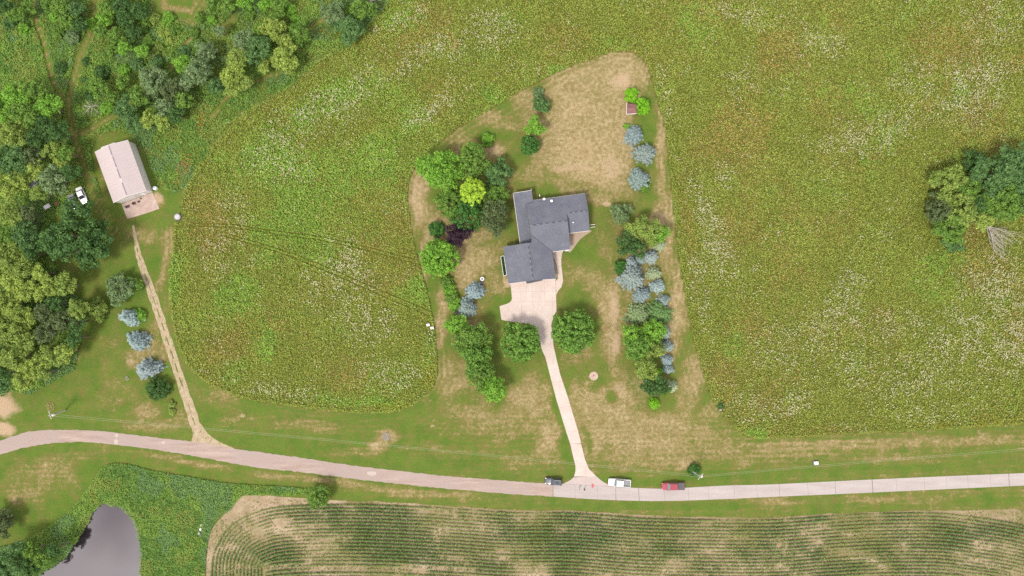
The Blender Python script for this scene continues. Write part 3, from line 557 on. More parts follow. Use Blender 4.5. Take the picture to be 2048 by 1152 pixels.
# ------------------------------------------------------------------ rank undergrowth: thicket floor, pond margin
def undergrowth(name, poly, n, box, label, seed, size=.30, ht=.9, orange=None, cat='undergrowth'):
    np.random.seed(seed); bx, by = sample(n, poly, box); ok = np.ones(len(bx), bool)
    for pts_, w in TRACKS: ok &= dline(bx, by, pts_) > w * (.75 + .3 * np.random.rand(len(bx)))
    dp = dline(bx, by, POND, True); ok &= ~(inside(bx, by, POND) & (dp > 1.5 + 7.0 * fbm(bx, by, 9, 5)))
    clear = [(170, 420, 60, 18), (150, 395, 40, 20)]
    if seed == 201: ok &= (fbm(bx, by, 26, 77, 4) > .44) | (np.random.rand(len(bx)) < .3) | (bx < 150)
    bx, by = bx[ok], by[ok]; N = len(bx)
    f1 = fbm(bx, by, 40, seed, 4); f2 = fbm(bx, by, 9, seed + 5, 3)
    p = np.stack([(bx - 1024) * S, (576 - by) * S, np.random.rand(N) ** .6 * ht * (.15 + f2 * 1.1 + .5 * (f1 - .5))], 1)
    p[:, 2] = np.maximum(p[:, 2], .02) - .25 * (dline(bx, by, POND, True) < 5)
    nr = np.random.randn(N, 3) * .55; nr[:, 2] = np.abs(nr[:, 2]) + .5; nr /= np.linalg.norm(nr, axis=1, keepdims=True)
    c1, c2, c3, c4, c5 = (np.array(L(*c)) for c in ((100, 134, 60), (124, 154, 66), (80, 112, 54), (130, 142, 68), (106, 136, 84)))
    w = sstep(.35, .65, f1 + np.random.randn(N) * .07)[:, None]; cm = c1 * (1 - w) + c2 * w; r = np.random.rand(N) + (f2 - .5) * .8
    cm = np.where((r < .15)[:, None], c3, cm); cm = np.where((r > .95)[:, None], c4, cm); f3 = fbm(bx, by, 50, seed + 9, 3); cm = np.where(((f3 > .6) & (np.random.rand(N) < .7))[:, None], c5, cm)
    cm = np.where(((f3 < .38) & (np.random.rand(N) < .6))[:, None], c4, cm)
    cm = cm * (.8 + .4 * np.random.rand(N, 1))
    if orange is not None:
        of = blobs(bx, by, orange, None, 'max'); k = (np.random.rand(N) < of * .5); cm = np.where(k[:, None], np.array(G(212, 150, 72)), cm)
    vv, _ = tri_cloud(p, nr, size * (.6 + .8 * np.random.rand(N)), None)
    return tag(link(name, npmesh(name, vv, 3, cm.astype(np.float32)), M['leaf']), label, cat, kind='stuff')
undergrowth('undergrowth', UNDER1, 520000, (-60, -90, 790, 800), 'rank green undergrowth between the thicket trees', 201, orange=[(370, 335, 12, 30, .9, 25), (402, 250, 8, 22, .7, 10), (640, 66, 6, 5, .8, 0)])
undergrowth('pond_margin', UNDER2, 240000, (-60, 920, 640, 1225), 'dense green weeds and sedge on the pond banks', 202, size=.27, ht=.8)
# ------------------------------------------------------------------ trees
PAL = {'mid': ((118, 148, 60), (76, 108, 46)), 'bright': ((130, 172, 62), (90, 130, 46)), 'lime': ((172, 198, 66), (134, 164, 52)), 'yellow': ((156, 172, 80), (108, 128, 58)), 'olive': ((142, 160, 76), (100, 120, 54)),
       'dark': ((86, 118, 58), (54, 82, 42)), 'bluegreen': ((102, 134, 76), (68, 98, 52)), 'greygreen': ((126, 146, 98), (88, 110, 70)), 'purple': ((62, 42, 54), (44, 30, 42)), 'spruce': ((134, 149, 147), (76, 92, 86)),
       'palespruce': ((146, 160, 126), (104, 120, 92)), 'maple': ((120, 156, 64), (72, 108, 46)), 'deep': ((84, 128, 54), (54, 92, 42)), 'gazebo': ((134, 186, 44), (98, 150, 36)), 'rust': ((120, 110, 100), (90, 84, 76)), 'moss': ((104, 118, 72), (70, 84, 52))}
CWORD = {'mid': 'mid green', 'bright': 'bright green', 'lime': 'lime green', 'yellow': 'yellow green', 'olive': 'olive green', 'dark': 'dark green', 'bluegreen': 'bluish green', 'greygreen': 'grey green', 'moss': 'dull green'}
def sphere_dirs(n, zmin):
    z = np.random.uniform(zmin, 1, n); a = np.random.uniform(0, 2 * math.pi, n); r = np.sqrt(1 - z * z); return np.stack([r * np.cos(a), r * np.sin(a), z], 1)
def crown_mesh(R, Rz, pal, seed, style='broad', name='crown'):
    np.random.seed(seed); ca, cb = (np.array(L(*c)) for c in PAL[pal])
    ls = .34 + .03 * R
    if style == 'round': lobes = [(0, 0, 0, R * .94, Rz)] + [(R * .55 * math.cos(q_), R * .55 * math.sin(q_), Rz * np.random.uniform(-.1, .2), R * np.random.uniform(.38, .5), Rz * .6) for q_ in np.random.uniform(0, 6.28, 4)]; cr = .42 + .03 * R
    elif style == 'shrub': lobes = [(0, 0, 0, R, Rz)] + [(np.random.uniform(-.5, .5) * R, np.random.uniform(-.5, .5) * R, 0, R * .6, Rz * .8) for _ in range(3)]; cr = .28 + .1 * R; ls = .26 + .03 * R
    else:
        k = int(4 + R); lobes = [(0, 0, Rz * .15, R * .55, Rz * .85)]
        a0 = np.random.rand() * 6.28
        for i in range(k):
            a = a0 + 2.4 * i + np.random.randn() * .3; d = R * (.36 + .34 * np.random.rand() ** 1.5); lr = R * np.random.uniform(.26, .48)
            lobes.append((d * math.cos(a), d * math.sin(a), Rz * np.random.uniform(-.25, .3), lr, lr * .95))
        cr = .4 + .085 * R
    C_ = []
    for lx, ly, lz, lr, lh in lobes:
        n = max(6, int(2 * math.pi * lr * lr * (.95 if style == 'broad' else 1.3) / (math.pi * cr * cr * .8)))
        d = sphere_dirs(n, -.15 if style != 'round' else -.05); jit = 1 + .12 * np.random.randn(n, 1)
        C_.append(np.array([lx, ly, lz]) + d * np.array([max(lr - cr * .6, .1), max(lr - cr * .6, .1), max(lh - cr * .6, .1)]) * jit)
    C_ = np.vstack(C_)
    nc = len(C_); crs = cr * np.random.uniform(.7, 1.25, nc); per = max(5, int((.84 if style == 'broad' else 1.05) * 2 * math.pi * cr * cr / (.33 * ls * ls)))
    d = sphere_dirs(nc * per, -.25); cc = np.repeat(C_, per, 0); rr = np.repeat(crs, per)[:, None]
    p = cc + d * rr * np.random.uniform(.55, 1.08, (nc * per, 1)) * np.array([1, 1, .8])
    nr = d + np.random.randn(nc * per, 3) * .42 + np.array([0, 0, .25]); nr /= np.linalg.norm(nr, axis=1, keepdims=True)
    sz = ls * np.random.uniform(.6, 1.3, nc * per)
    v, _ = tri_cloud(p, nr, sz, None, 'quad')
    tone = np.repeat(np.random.rand(nc), per) * .55 + np.random.rand(nc * per) * .45; c = cb + (ca - cb) * tone[:, None]; c = c * np.random.uniform(.78, 1.22, (nc * per, 1))
    return npmesh(name, v, 4, c.astype(np.float32))
def spruce_mesh(R, H, pal, seed, tiers=9):
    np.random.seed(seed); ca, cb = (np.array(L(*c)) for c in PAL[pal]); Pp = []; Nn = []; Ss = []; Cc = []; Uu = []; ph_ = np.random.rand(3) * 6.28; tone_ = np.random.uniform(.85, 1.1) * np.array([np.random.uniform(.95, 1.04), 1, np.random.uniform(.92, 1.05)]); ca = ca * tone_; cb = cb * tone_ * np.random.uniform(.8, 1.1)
    for ti in range(tiers):
        t = ti / (tiers - 1); rt = R * (1 - t) ** .62 + .12; z0 = H * (.1 + .86 * t); nb_ = int(9 + 7 * (1 - t) * min(1.4, R / 2.4)); a0 = np.random.rand() * 6.28
        for k in range(nb_):
            a = a0 + 2 * math.pi * k / nb_ + np.random.randn() * .12; ln = rt * np.random.uniform(.74, 1.1) * (1 + .10 * math.sin(2 * a + ph_[0]) + .09 * math.sin(3 * a + ph_[1]) + .06 * math.sin(5 * a + ph_[2])); m_ = max(3, int(ln / .13))
            s_ = np.linspace(.12, 1, m_); rr = ln * s_; zz_ = z0 - .28 * rr + .12 * rr * s_ ** 3 + .1
            for side in (-1, 0, 1):
                off = side * (.12 + .2 * np.sin(np.pi * np.clip(s_, 0, .92))) * min(1.0, .4 + ln * .4)
                x = rr * math.cos(a) - off * math.sin(a); y = rr * math.sin(a) + off * math.cos(a)
                Pp.append(np.stack([x, y, zz_ + np.random.randn(m_) * .03 - abs(side) * .05], 1))
                n_ = np.stack([np.full(m_, math.cos(a) * .35 - side * math.sin(a) * .45), np.full(m_, math.sin(a) * .35 + side * math.cos(a) * .45), np.ones(m_)], 1) + np.random.randn(m_, 3) * .22; Nn.append(n_)
                ua = a + side * .75 + np.random.randn(m_) * .2; Uu.append(np.stack([np.cos(ua), np.sin(ua), -.15 + np.zeros(m_)], 1))
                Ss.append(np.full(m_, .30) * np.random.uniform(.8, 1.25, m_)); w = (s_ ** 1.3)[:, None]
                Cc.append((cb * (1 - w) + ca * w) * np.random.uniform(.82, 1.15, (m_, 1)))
    p, n_, s, c, u = map(np.concatenate, (Pp, Nn, Ss, Cc, Uu)); n_ /= np.linalg.norm(n_, axis=1, keepdims=True)
    w_ = np.cross(n_, u); w_ /= np.linalg.norm(w_, axis=1, keepdims=True); u = np.cross(w_, n_); s = s[:, None]
    v = np.stack([p + u * s * .6, p + w_ * s * .26, p - u * s * .5, p - w_ * s * .26], 1).reshape(-1, 3)
    return npmesh('crown', v, 4, c.astype(np.float32))
def trunk_mb(H, r, R, seed, limbs=4):
    rd = random.Random(seed); mb = MB(); mb.cyl((0, 0, -.1), (0, 0, H * .75), r, r * .45, 7)
    for i in range(limbs):
        a = rd.random() * .8 + i * 6.28 / limbs; z = H * rd.uniform(.3, .55); mb.cyl((0, 0, z), (R * .55 * math.cos(a), R * .55 * math.sin(a), z + R * .4), r * .4, r * .15, 5)
    return mb
NT = [0]
def tree(style, px, py, r, pal, label, group=None, name=None, tall=None, cat=None, sx=1.0, rot=0.0):
    NT[0] += 1; seed = 1000 + NT[0] * 7; r_m = r * S * {'spruce': .95, 'broad': 1.15, 'round': 1.03, 'shrub': 1.08}[style]
    if style == 'spruce':
        H = (r_m * 1.5 + 1.0) if tall is None else tall; x, y = P(px, py, H * .35); root = empty(name or 'blue_spruce', (x, y, 0), rot)
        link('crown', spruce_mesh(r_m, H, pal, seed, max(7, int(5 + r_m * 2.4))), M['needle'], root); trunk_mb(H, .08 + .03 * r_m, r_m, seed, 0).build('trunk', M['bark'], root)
    elif style == 'shrub':
        zc = r_m * .35; x, y = P(px, py, zc); me_ = crown_mesh(r_m, r_m * .85, pal, seed, 'shrub'); root = link(name or 'shrub', me_, M['leaf'], None, (x, y, zc))
        root.rotation_euler[2] = rot
    else:
        H = tall or (1.45 * r_m + 1.6 if style == 'broad' else 1.15 * r_m + 1.4); Rz = min(r_m * (.8 if style == 'broad' else .9), H * .55); zc = H - Rz; R = r_m * (1 - zc / CAM_H); x, y = P(px, py, zc)
        root = empty(name or 'broadleaf_tree', (x, y, 0), rot); cm_ = link('crown', crown_mesh(R, Rz, pal, seed, style), M['leaf'], root, (0, 0, zc)); trunk_mb(H, .1 + .04 * r_m, R, seed).build('trunk', M['bark'], root)
    if sx != 1.0: root.scale = (sx, 1, 1)
    tag(root, label, cat or ('shrub' if style == 'shrub' else 'tree'), group)
    return root
T = tree
# round the house
T('broad', 884, 343, 40, 'bright', 'large pale leafy tree at the upper left of the clump beside the house', name='broadleaf_tree')
T('broad', 948, 325, 34, 'mid', 'green tree just right of the large pale leafy tree')
T('broad', 942, 298, 18, 'bright', 'yellowish green top branch tree at the top of the house clump')
T('broad', 1000, 348, 31, 'bluegreen', 'soft bluish green tree at the upper right of the house clump', tall=6)
T('round', 945, 383, 24, 'lime', 'bright lime green tree in the middle of the house clump', tall=9.5)
T('round', 900, 407, 28, 'mid', 'mid green tree at the lower left of the house clump')
T('round', 993, 390, 23, 'mid', 'small leafy tree at the upper left corner of the grey roof')
T('broad', 990, 437, 32, 'moss', 'dull green tree touching the long west wing of the house')
T('round', 934, 432, 32, 'deep', 'deep green tree above the purple one')
T('broad', 916, 472, 24, 'purple', 'dark purple leaved tree between the green ones')
T('shrub', 873, 459, 14, 'deep', 'clipped round dark green shrub on dry grass by the meadow edge', name='round_shrub')
T('round', 879, 516, 36, 'bright', 'bright large leaved round tree beside the meadow edge')
for i, (x, y) in enumerate([(893, 563), (899, 579), (905, 595), (911, 609)]):
    T('shrub', x, y, 12, 'bright' if i % 2 else 'mid', ['topmost', 'second', 'third', 'lowest'][i] + ' shrub of the short hedge above the pale blue spruces', 'hedge shrubs', 'hedge_shrub')
T('spruce', 950, 583, 20, 'spruce', 'upper of two pale blue spruces left of the parking pad')
T('spruce', 933, 617, 22, 'spruce', 'lower of two pale blue spruces left of the parking pad')
T('broad', 914, 650, 24, 'bright', 'topmost tree of the long clump left of the driveway')
T('broad', 928, 685, 26, 'mid', 'green tree on the left side of the long clump, second down')
T('broad', 956, 670, 30, 'mid', 'broad tree on the right side of the long clump left of the driveway')
T('broad', 952, 715, 32, 'maple', 'middle tree of the long clump left of the driveway')
T('broad', 962, 748, 32, 'mid', 'green tree low in the long clump left of the driveway')
T('broad', 986, 775, 28, 'bright', 'lowest tree of the long clump left of the driveway')
T('round', 1040, 682, 38, 'maple', 'dense round shade tree on the left side of the driveway')
T('round', 1146, 662, 41, 'maple', 'dense round shade tree on the right side of the driveway')
T('broad', 1081, 210, 20, 'bluegreen', 'thin grey green tree in the dry lawn north of the house', tall=4)
T('shrub', 1076, 186, 10, 'greygreen', 'sparse twiggy shrub above the thin grey green tree')
T('broad', 1071, 254, 21, 'bright', 'bright green tree in the lawn north of the house')
T('round', 1059, 291, 19, 'deep', 'small dark green tree just below the bright one')
T('shrub', 976, 279, 12, 'bright', 'small bright bush alone in the lawn above the house clump')
# column of trees right of the house
T('shrub', 1262, 191, 13, 'gazebo', 'bright yellow green bush above the little red roofed hut')
T('shrub', 1284, 213, 15, 'gazebo', 'bright yellow green bush right of the little red roofed hut')
T('spruce', 1268, 270, 21, 'spruce', 'topmost of three blue spruces below the little hut')
T('spruce', 1290, 306, 24, 'spruce', 'middle and largest of three blue spruces below the little hut')
T('spruce', 1279, 358, 23, 'spruce', 'lowest of three blue spruces below the little hut')
T('shrub', 1252, 254, 6, 'bright', 'tiny green bush at the upper left of the topmost blue spruce')
T('shrub', 1290, 375, 9, 'mid', 'small green bush at the foot of the lowest of three spruces')
T('broad', 1240, 430, 23, 'greygreen', 'silvery green tree on its own right of the house', tall=4.5)
T('broad', 1287, 456, 29, 'olive', 'green tree at the top of the tree belt right of the house')
T('broad', 1320, 466, 20, 'bright', 'yellowish green tree on the outer side of the belt top')
T('broad', 1304, 480, 18, 'olive', 'olive green tree between the belt top trees')
T('broad', 1262, 492, 28, 'dark', 'dark green tree above the whitish spruces')
T('spruce', 1318, 490, 14, 'palespruce', 'pale greenish spruce above the whitest spruce')
T('spruce', 1301, 514, 16, 'spruce', 'whitish blue spruce at the upper right of the spruce group')
T('spruce', 1280, 519, 10, 'spruce', 'small whitish spruce between two larger ones at the group top')
T('spruce', 1262, 525, 13, 'spruce', 'whitish spruce at the upper left of the spruce group')
T('shrub', 1243, 535, 13, 'deep', 'small deep green bush left of the whitish spruces')
T('spruce', 1264, 553, 30, 'spruce', 'largest blue spruce with branches spreading like a star', tall=7)
T('spruce', 1307, 546, 15, 'palespruce', 'pale green spruce right of the largest star shaped one')
T('spruce', 1315, 573, 16, 'spruce', 'blue spruce below the pale green one')
T('spruce', 1284, 590, 18, 'spruce', 'greyish spruce just above the broad conifers')
T('spruce', 1328, 601, 13, 'spruce', 'small blue spruce on the outer edge beside the broad conifers')
T('spruce', 1276, 628, 28, 'greygreen', 'broad grey green conifer in the middle of the belt', name='conifer', tall=4.5)
T('spruce', 1318, 626, 30, 'bluegreen', 'broad bluish green conifer on the outer side of the belt', name='conifer', tall=4.8)
T('broad', 1262, 668, 26, 'bright', 'bright green tree below the broad grey green conifer')
T('broad', 1303, 664, 26, 'bright', 'yellow green tree beside the topmost spruce of the lower spruce line')
T('broad', 1277, 696, 28, 'maple', 'green tree in the middle of the lower belt')
T('broad', 1308, 697, 24, 'olive', 'olive green tree left of the second lower line spruce')
T('broad', 1291, 729, 27, 'olive', 'yellowish tree at the lower end of the green belt')
for i, (x, y, r) in enumerate([(1331, 666, 12), (1335, 692, 13), (1335, 720, 12), (1337, 738, 11)]):
    T('spruce', x, y, r, 'spruce', ['topmost', 'second', 'third', 'lowest'][i] + ' of four small blue spruces lining the belt outer side', 'small spruces lining the belt')
T('shrub', 1322, 742, 5, 'gazebo', 'tiny yellow green bush left of the lowest small spruce')
T('broad', 1304, 773, 22, 'dark', 'left of two dark trees below the belt')
T('broad', 1322, 775, 18, 'dark', 'right of two dark trees below the belt')
T('spruce', 1344, 773, 12, 'palespruce', 'pale green spruce at the right of the two dark trees')
T('shrub', 1308, 807, 10, 'gazebo', 'small bright yellow green bush at the bottom end of the belt')
# trees beside the meadow and at the field
T('broad', 638, 996, 25, 'mid', 'lone green tree between the road and the corn field', tall=6)
T('shrub', 1388, 941, 12, 'deep', 'leafy bush round the foot of the right utility pole')
T('broad', 1985, 350, 44, 'bluegreen', 'tall dark green tree at the top of the meadow grove', tall=12)
T('broad', 2032, 325, 38, 'bluegreen', 'dark green tree at the upper right of the meadow grove', tall=11)
T('broad', 2002, 405, 40, 'mid', 'green tree in the right middle of the meadow grove', tall=11)
T('broad', 2052, 385, 38, 'bluegreen', 'dark tree cut off by the right edge in the meadow grove', tall=11)
T('broad', 1940, 322, 24, 'dark', 'small dark tree at the upper left of the meadow grove', tall=6)
T('broad', 1888, 366, 34, 'olive', 'pale leaved tree at the left of the meadow grove', tall=9)
T('broad', 1935, 375, 30, 'mid', 'mid green tree in the upper middle of the meadow grove', tall=8)
T('broad', 1928, 422, 34, 'olive', 'olive tree in the middle of the meadow grove', tall=9)
T('broad', 1880, 420, 30, 'moss', 'dull green tree on the left side of the meadow grove', tall=7)
T('broad', 1900, 455, 34, 'mid', 'green tree at the lower left of the meadow grove', tall=8)
T('broad', 1968, 440, 20, 'yellow', 'small yellowish tree beside the bare dead tree', tall=8)
T('broad', 1958, 410, 24, 'dark', 'dark tree in the centre of the meadow grove', tall=8)
T('broad', 1905, 485, 24, 'bluegreen', 'low bluish green tree at the bottom of the meadow grove', tall=5)
# bottom left
T('broad', 240, 578, 32, 'greygreen', 'grey green rounded tree above the three lawn spruces', tall=6)
T('broad', 268, 570, 18, 'mid', 'leafy green bushy tree right behind the grey green rounded one', tall=4)
T('spruce', 259, 634, 19, 'spruce', 'topmost of three blue spruces on the left lawn', sx=1.2)
T('shrub', 280, 629, 11, 'bright', 'green climber bush grown into the topmost lawn spruce')
T('spruce', 274, 681, 21, 'spruce', 'middle of three blue spruces on the left lawn', sx=1.2)
T('spruce', 295, 737, 23, 'spruce', 'lowest and largest of three blue spruces on the left lawn', sx=1.2)
T('shrub', 316, 776, 20, 'dark', 'low dark green shrub below the three lawn spruces')
T('shrub', 343, 808, 7, 'olive', 'upper leafy end of the narrow straggly plant near the dirt track'); T('shrub', 345, 824, 6, 'yellow', 'lower end of the narrow straggly plant near the dirt track')
T('broad', 2, 1045, 30, 'moss', 'dull grey tree cut off by the left edge near the pond', tall=7)
for i, (x, y, r, p_) in enumerate([(20, 1125, 34, 'bluegreen'), (60, 1135, 26, 'dark'), (88, 1118, 20, 'mid'), (110, 1100, 16, 'dark'), (60, 1105, 20, 'mid')]):
    T('broad', x, y, r, p_, ['large bluish tree in the bottom left corner', 'dark tree leaning to the pond at the bottom edge', 'green tree on the pond bank beside the tree reflections', 'small dark tree overhanging the left bank of the pond', 'green tree just above the dark tree on the pond bank'][i], tall=r * S * 1.3 + 5.5)
# the big tree beside the barn
T('broad', 163, 474, 60, 'dark', 'huge dark green tree beside the barn, overhanging the white car', tall=13)
T('broad', 195, 618, 24, 'olive', 'straggly olive tree reaching out from the left tree belt', tall=5)
# thicket and forest, by area
ORD = ['first', 'second', 'third', 'fourth', 'fifth', 'sixth', 'seventh', 'eighth', 'ninth', 'tenth', 'eleventh', 'twelfth', 'thirteenth', 'fourteenth', 'fifteenth', 'sixteenth']
AREAS = [
 ('left', 'in the top left corner left of both tracks', 0, [(12, 14, 22, 'dark'), (36, 30, 22, 'mid'), (22, 48, 14, 'bluegreen'), (52, 58, 13, 'bright'), (58, 16, 15, 'mid'), (35, 62, 10, 'olive')]),
 ('left', 'between the two grass tracks at the top', 0, [(98, 8, 20, 'mid'), (126, 14, 24, 'mid'), (152, 20, 20, 'bluegreen'), (112, 34, 16, 'bright'), (138, 42, 20, 'mid'), (160, 50, 18, 'dark'), (146, 74, 14, 'greygreen'), (118, 66, 12, 'mid'), (122, 135, 12, 'dark')]),
 ('left', 'in the thicket right of the grass track', 0, [(216, 16, 20, 'mid'), (246, 12, 24, 'dark'), (276, 20, 22, 'dark'), (212, 42, 20, 'bright'), (250, 42, 22, 'dark'), (204, 62, 20, 'mid'), (234, 72, 22, 'mid'), (266, 66, 18, 'dark'), (184, 48, 12, 'bright'), (290, 52, 13, 'mid'),
   (250, 96, 19, 'bright'), (286, 102, 18, 'bright'), (226, 100, 14, 'mid'), (300, 82, 13, 'mid'), (338, 64, 8, 'yellow'), (324, 66, 9, 'yellow'), (340, 82, 8, 'yellow'), (314, 124, 14, 'bluegreen'), (276, 130, 13, 'bluegreen'), (206, 146, 14, 'dark'), (174, 124, 9, 'dark'), (310, 38, 12, 'olive'), (318, 100, 12, 'olive')]),
 ('left', 'in the thicket northwest of the barn', 0, [(200, 178, 24, 'mid'), (246, 166, 18, 'mid'), (226, 196, 16, 'mid'), (184, 188, 12, 'dark'), (170, 160, 7, 'bluegreen'), (215, 215, 13, 'bright'), (250, 140, 12, 'bright')]),
 ('left', 'in the scrub along the top edge', 0, [(338, 38, 13, 'bright'), (400, 36, 12, 'mid'), (428, 8, 20, 'mid'), (458, 16, 20, 'mid'), (490, 6, 18, 'bright'), (426, 40, 10, 'bright'), (396, 92, 14, 'mid'), (370, 104, 13, 'bluegreen'), (352, 112, 12, 'mid'), (352, 60, 12, 'mid'), (376, 128, 14, 'bright'), (500, 30, 12, 'mid'), (390, 66, 10, 'mid'),
   (530, 8, 15, 'bright'), (558, 14, 20, 'mid'), (590, 38, 10, 'bright'), (548, 40, 16, 'mid'), (578, 22, 13, 'bright'), (440, 100, 10, 'olive')]),
 ('left', 'in the line of trees bordering the meadow', 1, [(412, 104, 24, 'greygreen'), (398, 144, 32, 'greygreen'), (366, 130, 18, 'bright'), (474, 118, 20, 'olive'), (468, 148, 22, 'yellow'), (464, 178, 18, 'yellow'), (496, 166, 14, 'olive'), (488, 84, 24, 'greygreen'), (520, 98, 28, 'bluegreen'), (550, 62, 24, 'yellow'),
   (575, 85, 18, 'yellow'), (572, 118, 30, 'yellow'), (602, 68, 20, 'mid'), (530, 135, 12, 'yellow'), (520, 60, 14, 'mid'), (430, 172, 16, 'bluegreen'), (440, 62, 12, 'greygreen')]),
 ('left', 'in the tree cluster just above the barn', 1, [(308, 164, 30, 'greygreen'), (344, 186, 26, 'moss'), (280, 192, 22, 'mid'), (252, 216, 22, 'bluegreen'), (270, 246, 20, 'bluegreen'), (298, 240, 20, 'yellow'), (322, 242, 18, 'yellow'), (334, 214, 20, 'greygreen'), (366, 198, 20, 'mid'), (352, 228, 18, 'dark'), (372, 168, 16, 'greygreen'), (266, 208, 14, 'olive')]),
 ('left', 'at the top edge beside the meadow corner', 1, [(672, 28, 26, 'greygreen'), (702, 50, 26, 'bluegreen'), (720, 20, 24, 'mid'), (694, 74, 16, 'bluegreen'), (742, 16, 14, 'mid'), (675, 50, 12, 'dark')]),
 ('top', 'in the belt left of the barn', 1, [(36, 195, 30, 'bright'), (70, 184, 26, 'mid'), (8, 216, 28, 'bright'), (56, 230, 28, 'mid'), (100, 214, 26, 'bright'), (28, 270, 30, 'olive'), (94, 250, 20, 'dark'), (74, 276, 22, 'dark'), (116, 266, 22, 'dark'), (20, 320, 32, 'bluegreen'), (62, 312, 20, 'moss'), (106, 298, 18, 'olive'),
   (132, 306, 18, 'mid'), (74, 336, 20, 'yellow'), (120, 326, 14, 'yellow'), (106, 362, 28, 'greygreen'), (80, 386, 20, 'olive'), (142, 344, 18, 'dark'), (18, 374, 28, 'yellow'), (46, 368, 18, 'yellow')]),
 ('top', 'in the belt beside the huge dark tree', 1, [(24, 430, 26, 'olive'), (52, 424, 18, 'moss'), (14, 476, 26, 'mid'), (50, 474, 26, 'bluegreen'), (62, 506, 18, 'dark'), (18, 512, 28, 'olive'), (50, 442, 14, 'dark')]),
 ('top', 'in the belt below the huge dark tree', 1, [(50, 542, 24, 'olive'), (82, 546, 20, 'yellow'), (28, 562, 26, 'yellow'), (102, 576, 20, 'yellow'), (132, 570, 24, 'olive'), (60, 586, 24, 'yellow'), (18, 604, 30, 'yellow'), (46, 632, 24, 'yellow'), (108, 606, 18, 'dark'), (88, 626, 20, 'moss'), (130, 642, 24, 'moss'), (156, 618, 20, 'olive'),
   (20, 660, 28, 'olive'), (56, 682, 24, 'olive'), (92, 664, 24, 'moss'), (30, 716, 26, 'olive'), (66, 736, 24, 'yellow'), (100, 716, 22, 'olive'), (130, 704, 20, 'yellow'), (46, 762, 22, 'yellow'), (150, 676, 18, 'dark'), (4, 748, 22, 'dark'), (4, 772, 18, 'bluegreen'), (150, 645, 15, 'dark'), (90, 745, 16, 'olive'), (-20, 560, 30, 'olive'), (-22, 640, 30, 'olive'), (-22, 700, 30, 'dark')])]
for side, phrase, big, lst in AREAS:
    cnt = {}
    for x, y, r, p_ in sorted(lst, key=lambda q_: q_[0] if side == 'left' else q_[1]):
        k = cnt.get(p_, 0); cnt[p_] = k + 1; n_same = sum(1 for q_ in lst if q_[3] == p_)
        word = 'tree' if (big or r >= 15) else 'shrub'
        same = [q_ for q_ in lst if q_[3] == p_ and ('tree' if (big or q_[2] >= 15) else 'shrub') == word]
        k = sorted(same, key=lambda q_: q_[0] if side == 'left' else q_[1]).index((x, y, r, p_))
        lab = f"{CWORD[p_]} {word} {phrase}" if len(same) == 1 else f"{ORD[k]} {CWORD[p_]} {word} from the {side} {phrase}"
        T('broad' if (big or r >= 15) else 'shrub', x, y, r * (1.04 if big else .9), p_, lab, 'trees and shrubs ' + phrase, tall=(r * S * 1.2 + (5.5 if side == 'top' else 3.5)) if big else None)
# bare dead tree at the grove and the one on the top edge
def dead_tree(px, py, ang, spread, ln, label, n=10, z0=1.5):
    rd = random.Random(px); x, y = P(px, py, 1); root = empty('dead_tree', (x, y, 0)); tk = MB(); tk.cyl((0, 0, 0), (.2, -.2, z0 + 1), .2, .12, 7); tk.build('trunk', M['deadwood'], root)
    for i in range(n):
        a = ang + spread * (i / (n - 1) - .5) + rd.uniform(-.06, .06); l = ln * rd.uniform(.7, 1.1); mb = MB()
        def grow(p0, a, l, r, d):
            p = Vector(p0); seg = 4
            for s_ in range(seg):
                q_ = p + Vector((math.cos(a), math.sin(a), rd.uniform(-.05, .3))) * (l / seg); mb.cyl(p, q_, r * (1 - s_ / seg * .6), r * (1 - (s_ + 1) / seg * .6), 5, False)
                if d < 2 + (s_ == 1):
                    for _ in range(1): grow(q_, a + rd.choice((-1, 1)) * rd.uniform(.25, .6), l * rd.uniform(.3, .5), r * .5, d + 1)
                p = q_; a += rd.uniform(-.12, .12)
        grow((.1, -.1, z0 + rd.uniform(-.4, .6)), a, l, .085, 0); mb.build('branch', M['deadwood'], root, fix=False)
    tag(root, label, 'tree')
dead_tree(1972, 452, math.radians(-50), 1.3, 6.6, 'bare grey dead tree fanning its branches out of the meadow grove')
dead_tree(742, 3, math.radians(-80), 4.5, 3.0, 'small bare grey tree at the top edge beside the meadow', 7)
dead_tree(180, 212, math.radians(-60), 6.0, 1.8, 'pinkish grey dead brush pile in the thicket above the barn', 8, .3)
# ------------------------------------------------------------------ the house
def shingle(name, c, rows=4.5):
    m, t, b = newmat(name); n = noise(t, 3.0, 4, .7); n2 = noise(t, .35, 3)
    tc = t.nodes.new('ShaderNodeTexCoord'); br = t.nodes.new('ShaderNodeTexBrick'); t.links.new(tc.outputs['Object'], br.inputs['Vector'])
    br.inputs['Scale'].default_value = rows; br.inputs['Mortar Size'].default_value = .03; br.inputs['Color1'].default_value = (1, 1, 1, 1); br.inputs['Color2'].default_value = (.8, .8, .82, 1); br.inputs['Mortar'].default_value = (.55, .55, .55, 1)
    col = mixc(t, rng(t, n, .25, .75), tuple(x * .8 for x in c), tuple(x * 1.25 for x in c)); col = mixc(t, rng(t, n2, .35, .65), col, mixc(t, 1, col, (1.22, 1.2, 1.16), 'MULTIPLY'))
    t.links.new(mixc(t, .8, col, br.outputs['Color'], 'MULTIPLY'), b.inputs['Base Color']); b.inputs['Roughness'].default_value = .9; b.inputs['Specular IOR Level'].default_value = .2
    bump(t, b, n, .3, .02); return m
M['shingle'] = shingle('roof_shingles', G(124, 127, 138))
M['ridge'] = simple('ridge_shingles', G(96, 97, 106), .9, scale=5, var=.15)
M['glass'] = simple('window_glass', (.05, .06, .07), .1, var=.05, spec=.8)
M['trim'] = simple('trim', (.62, .58, .54), .6, var=.04)
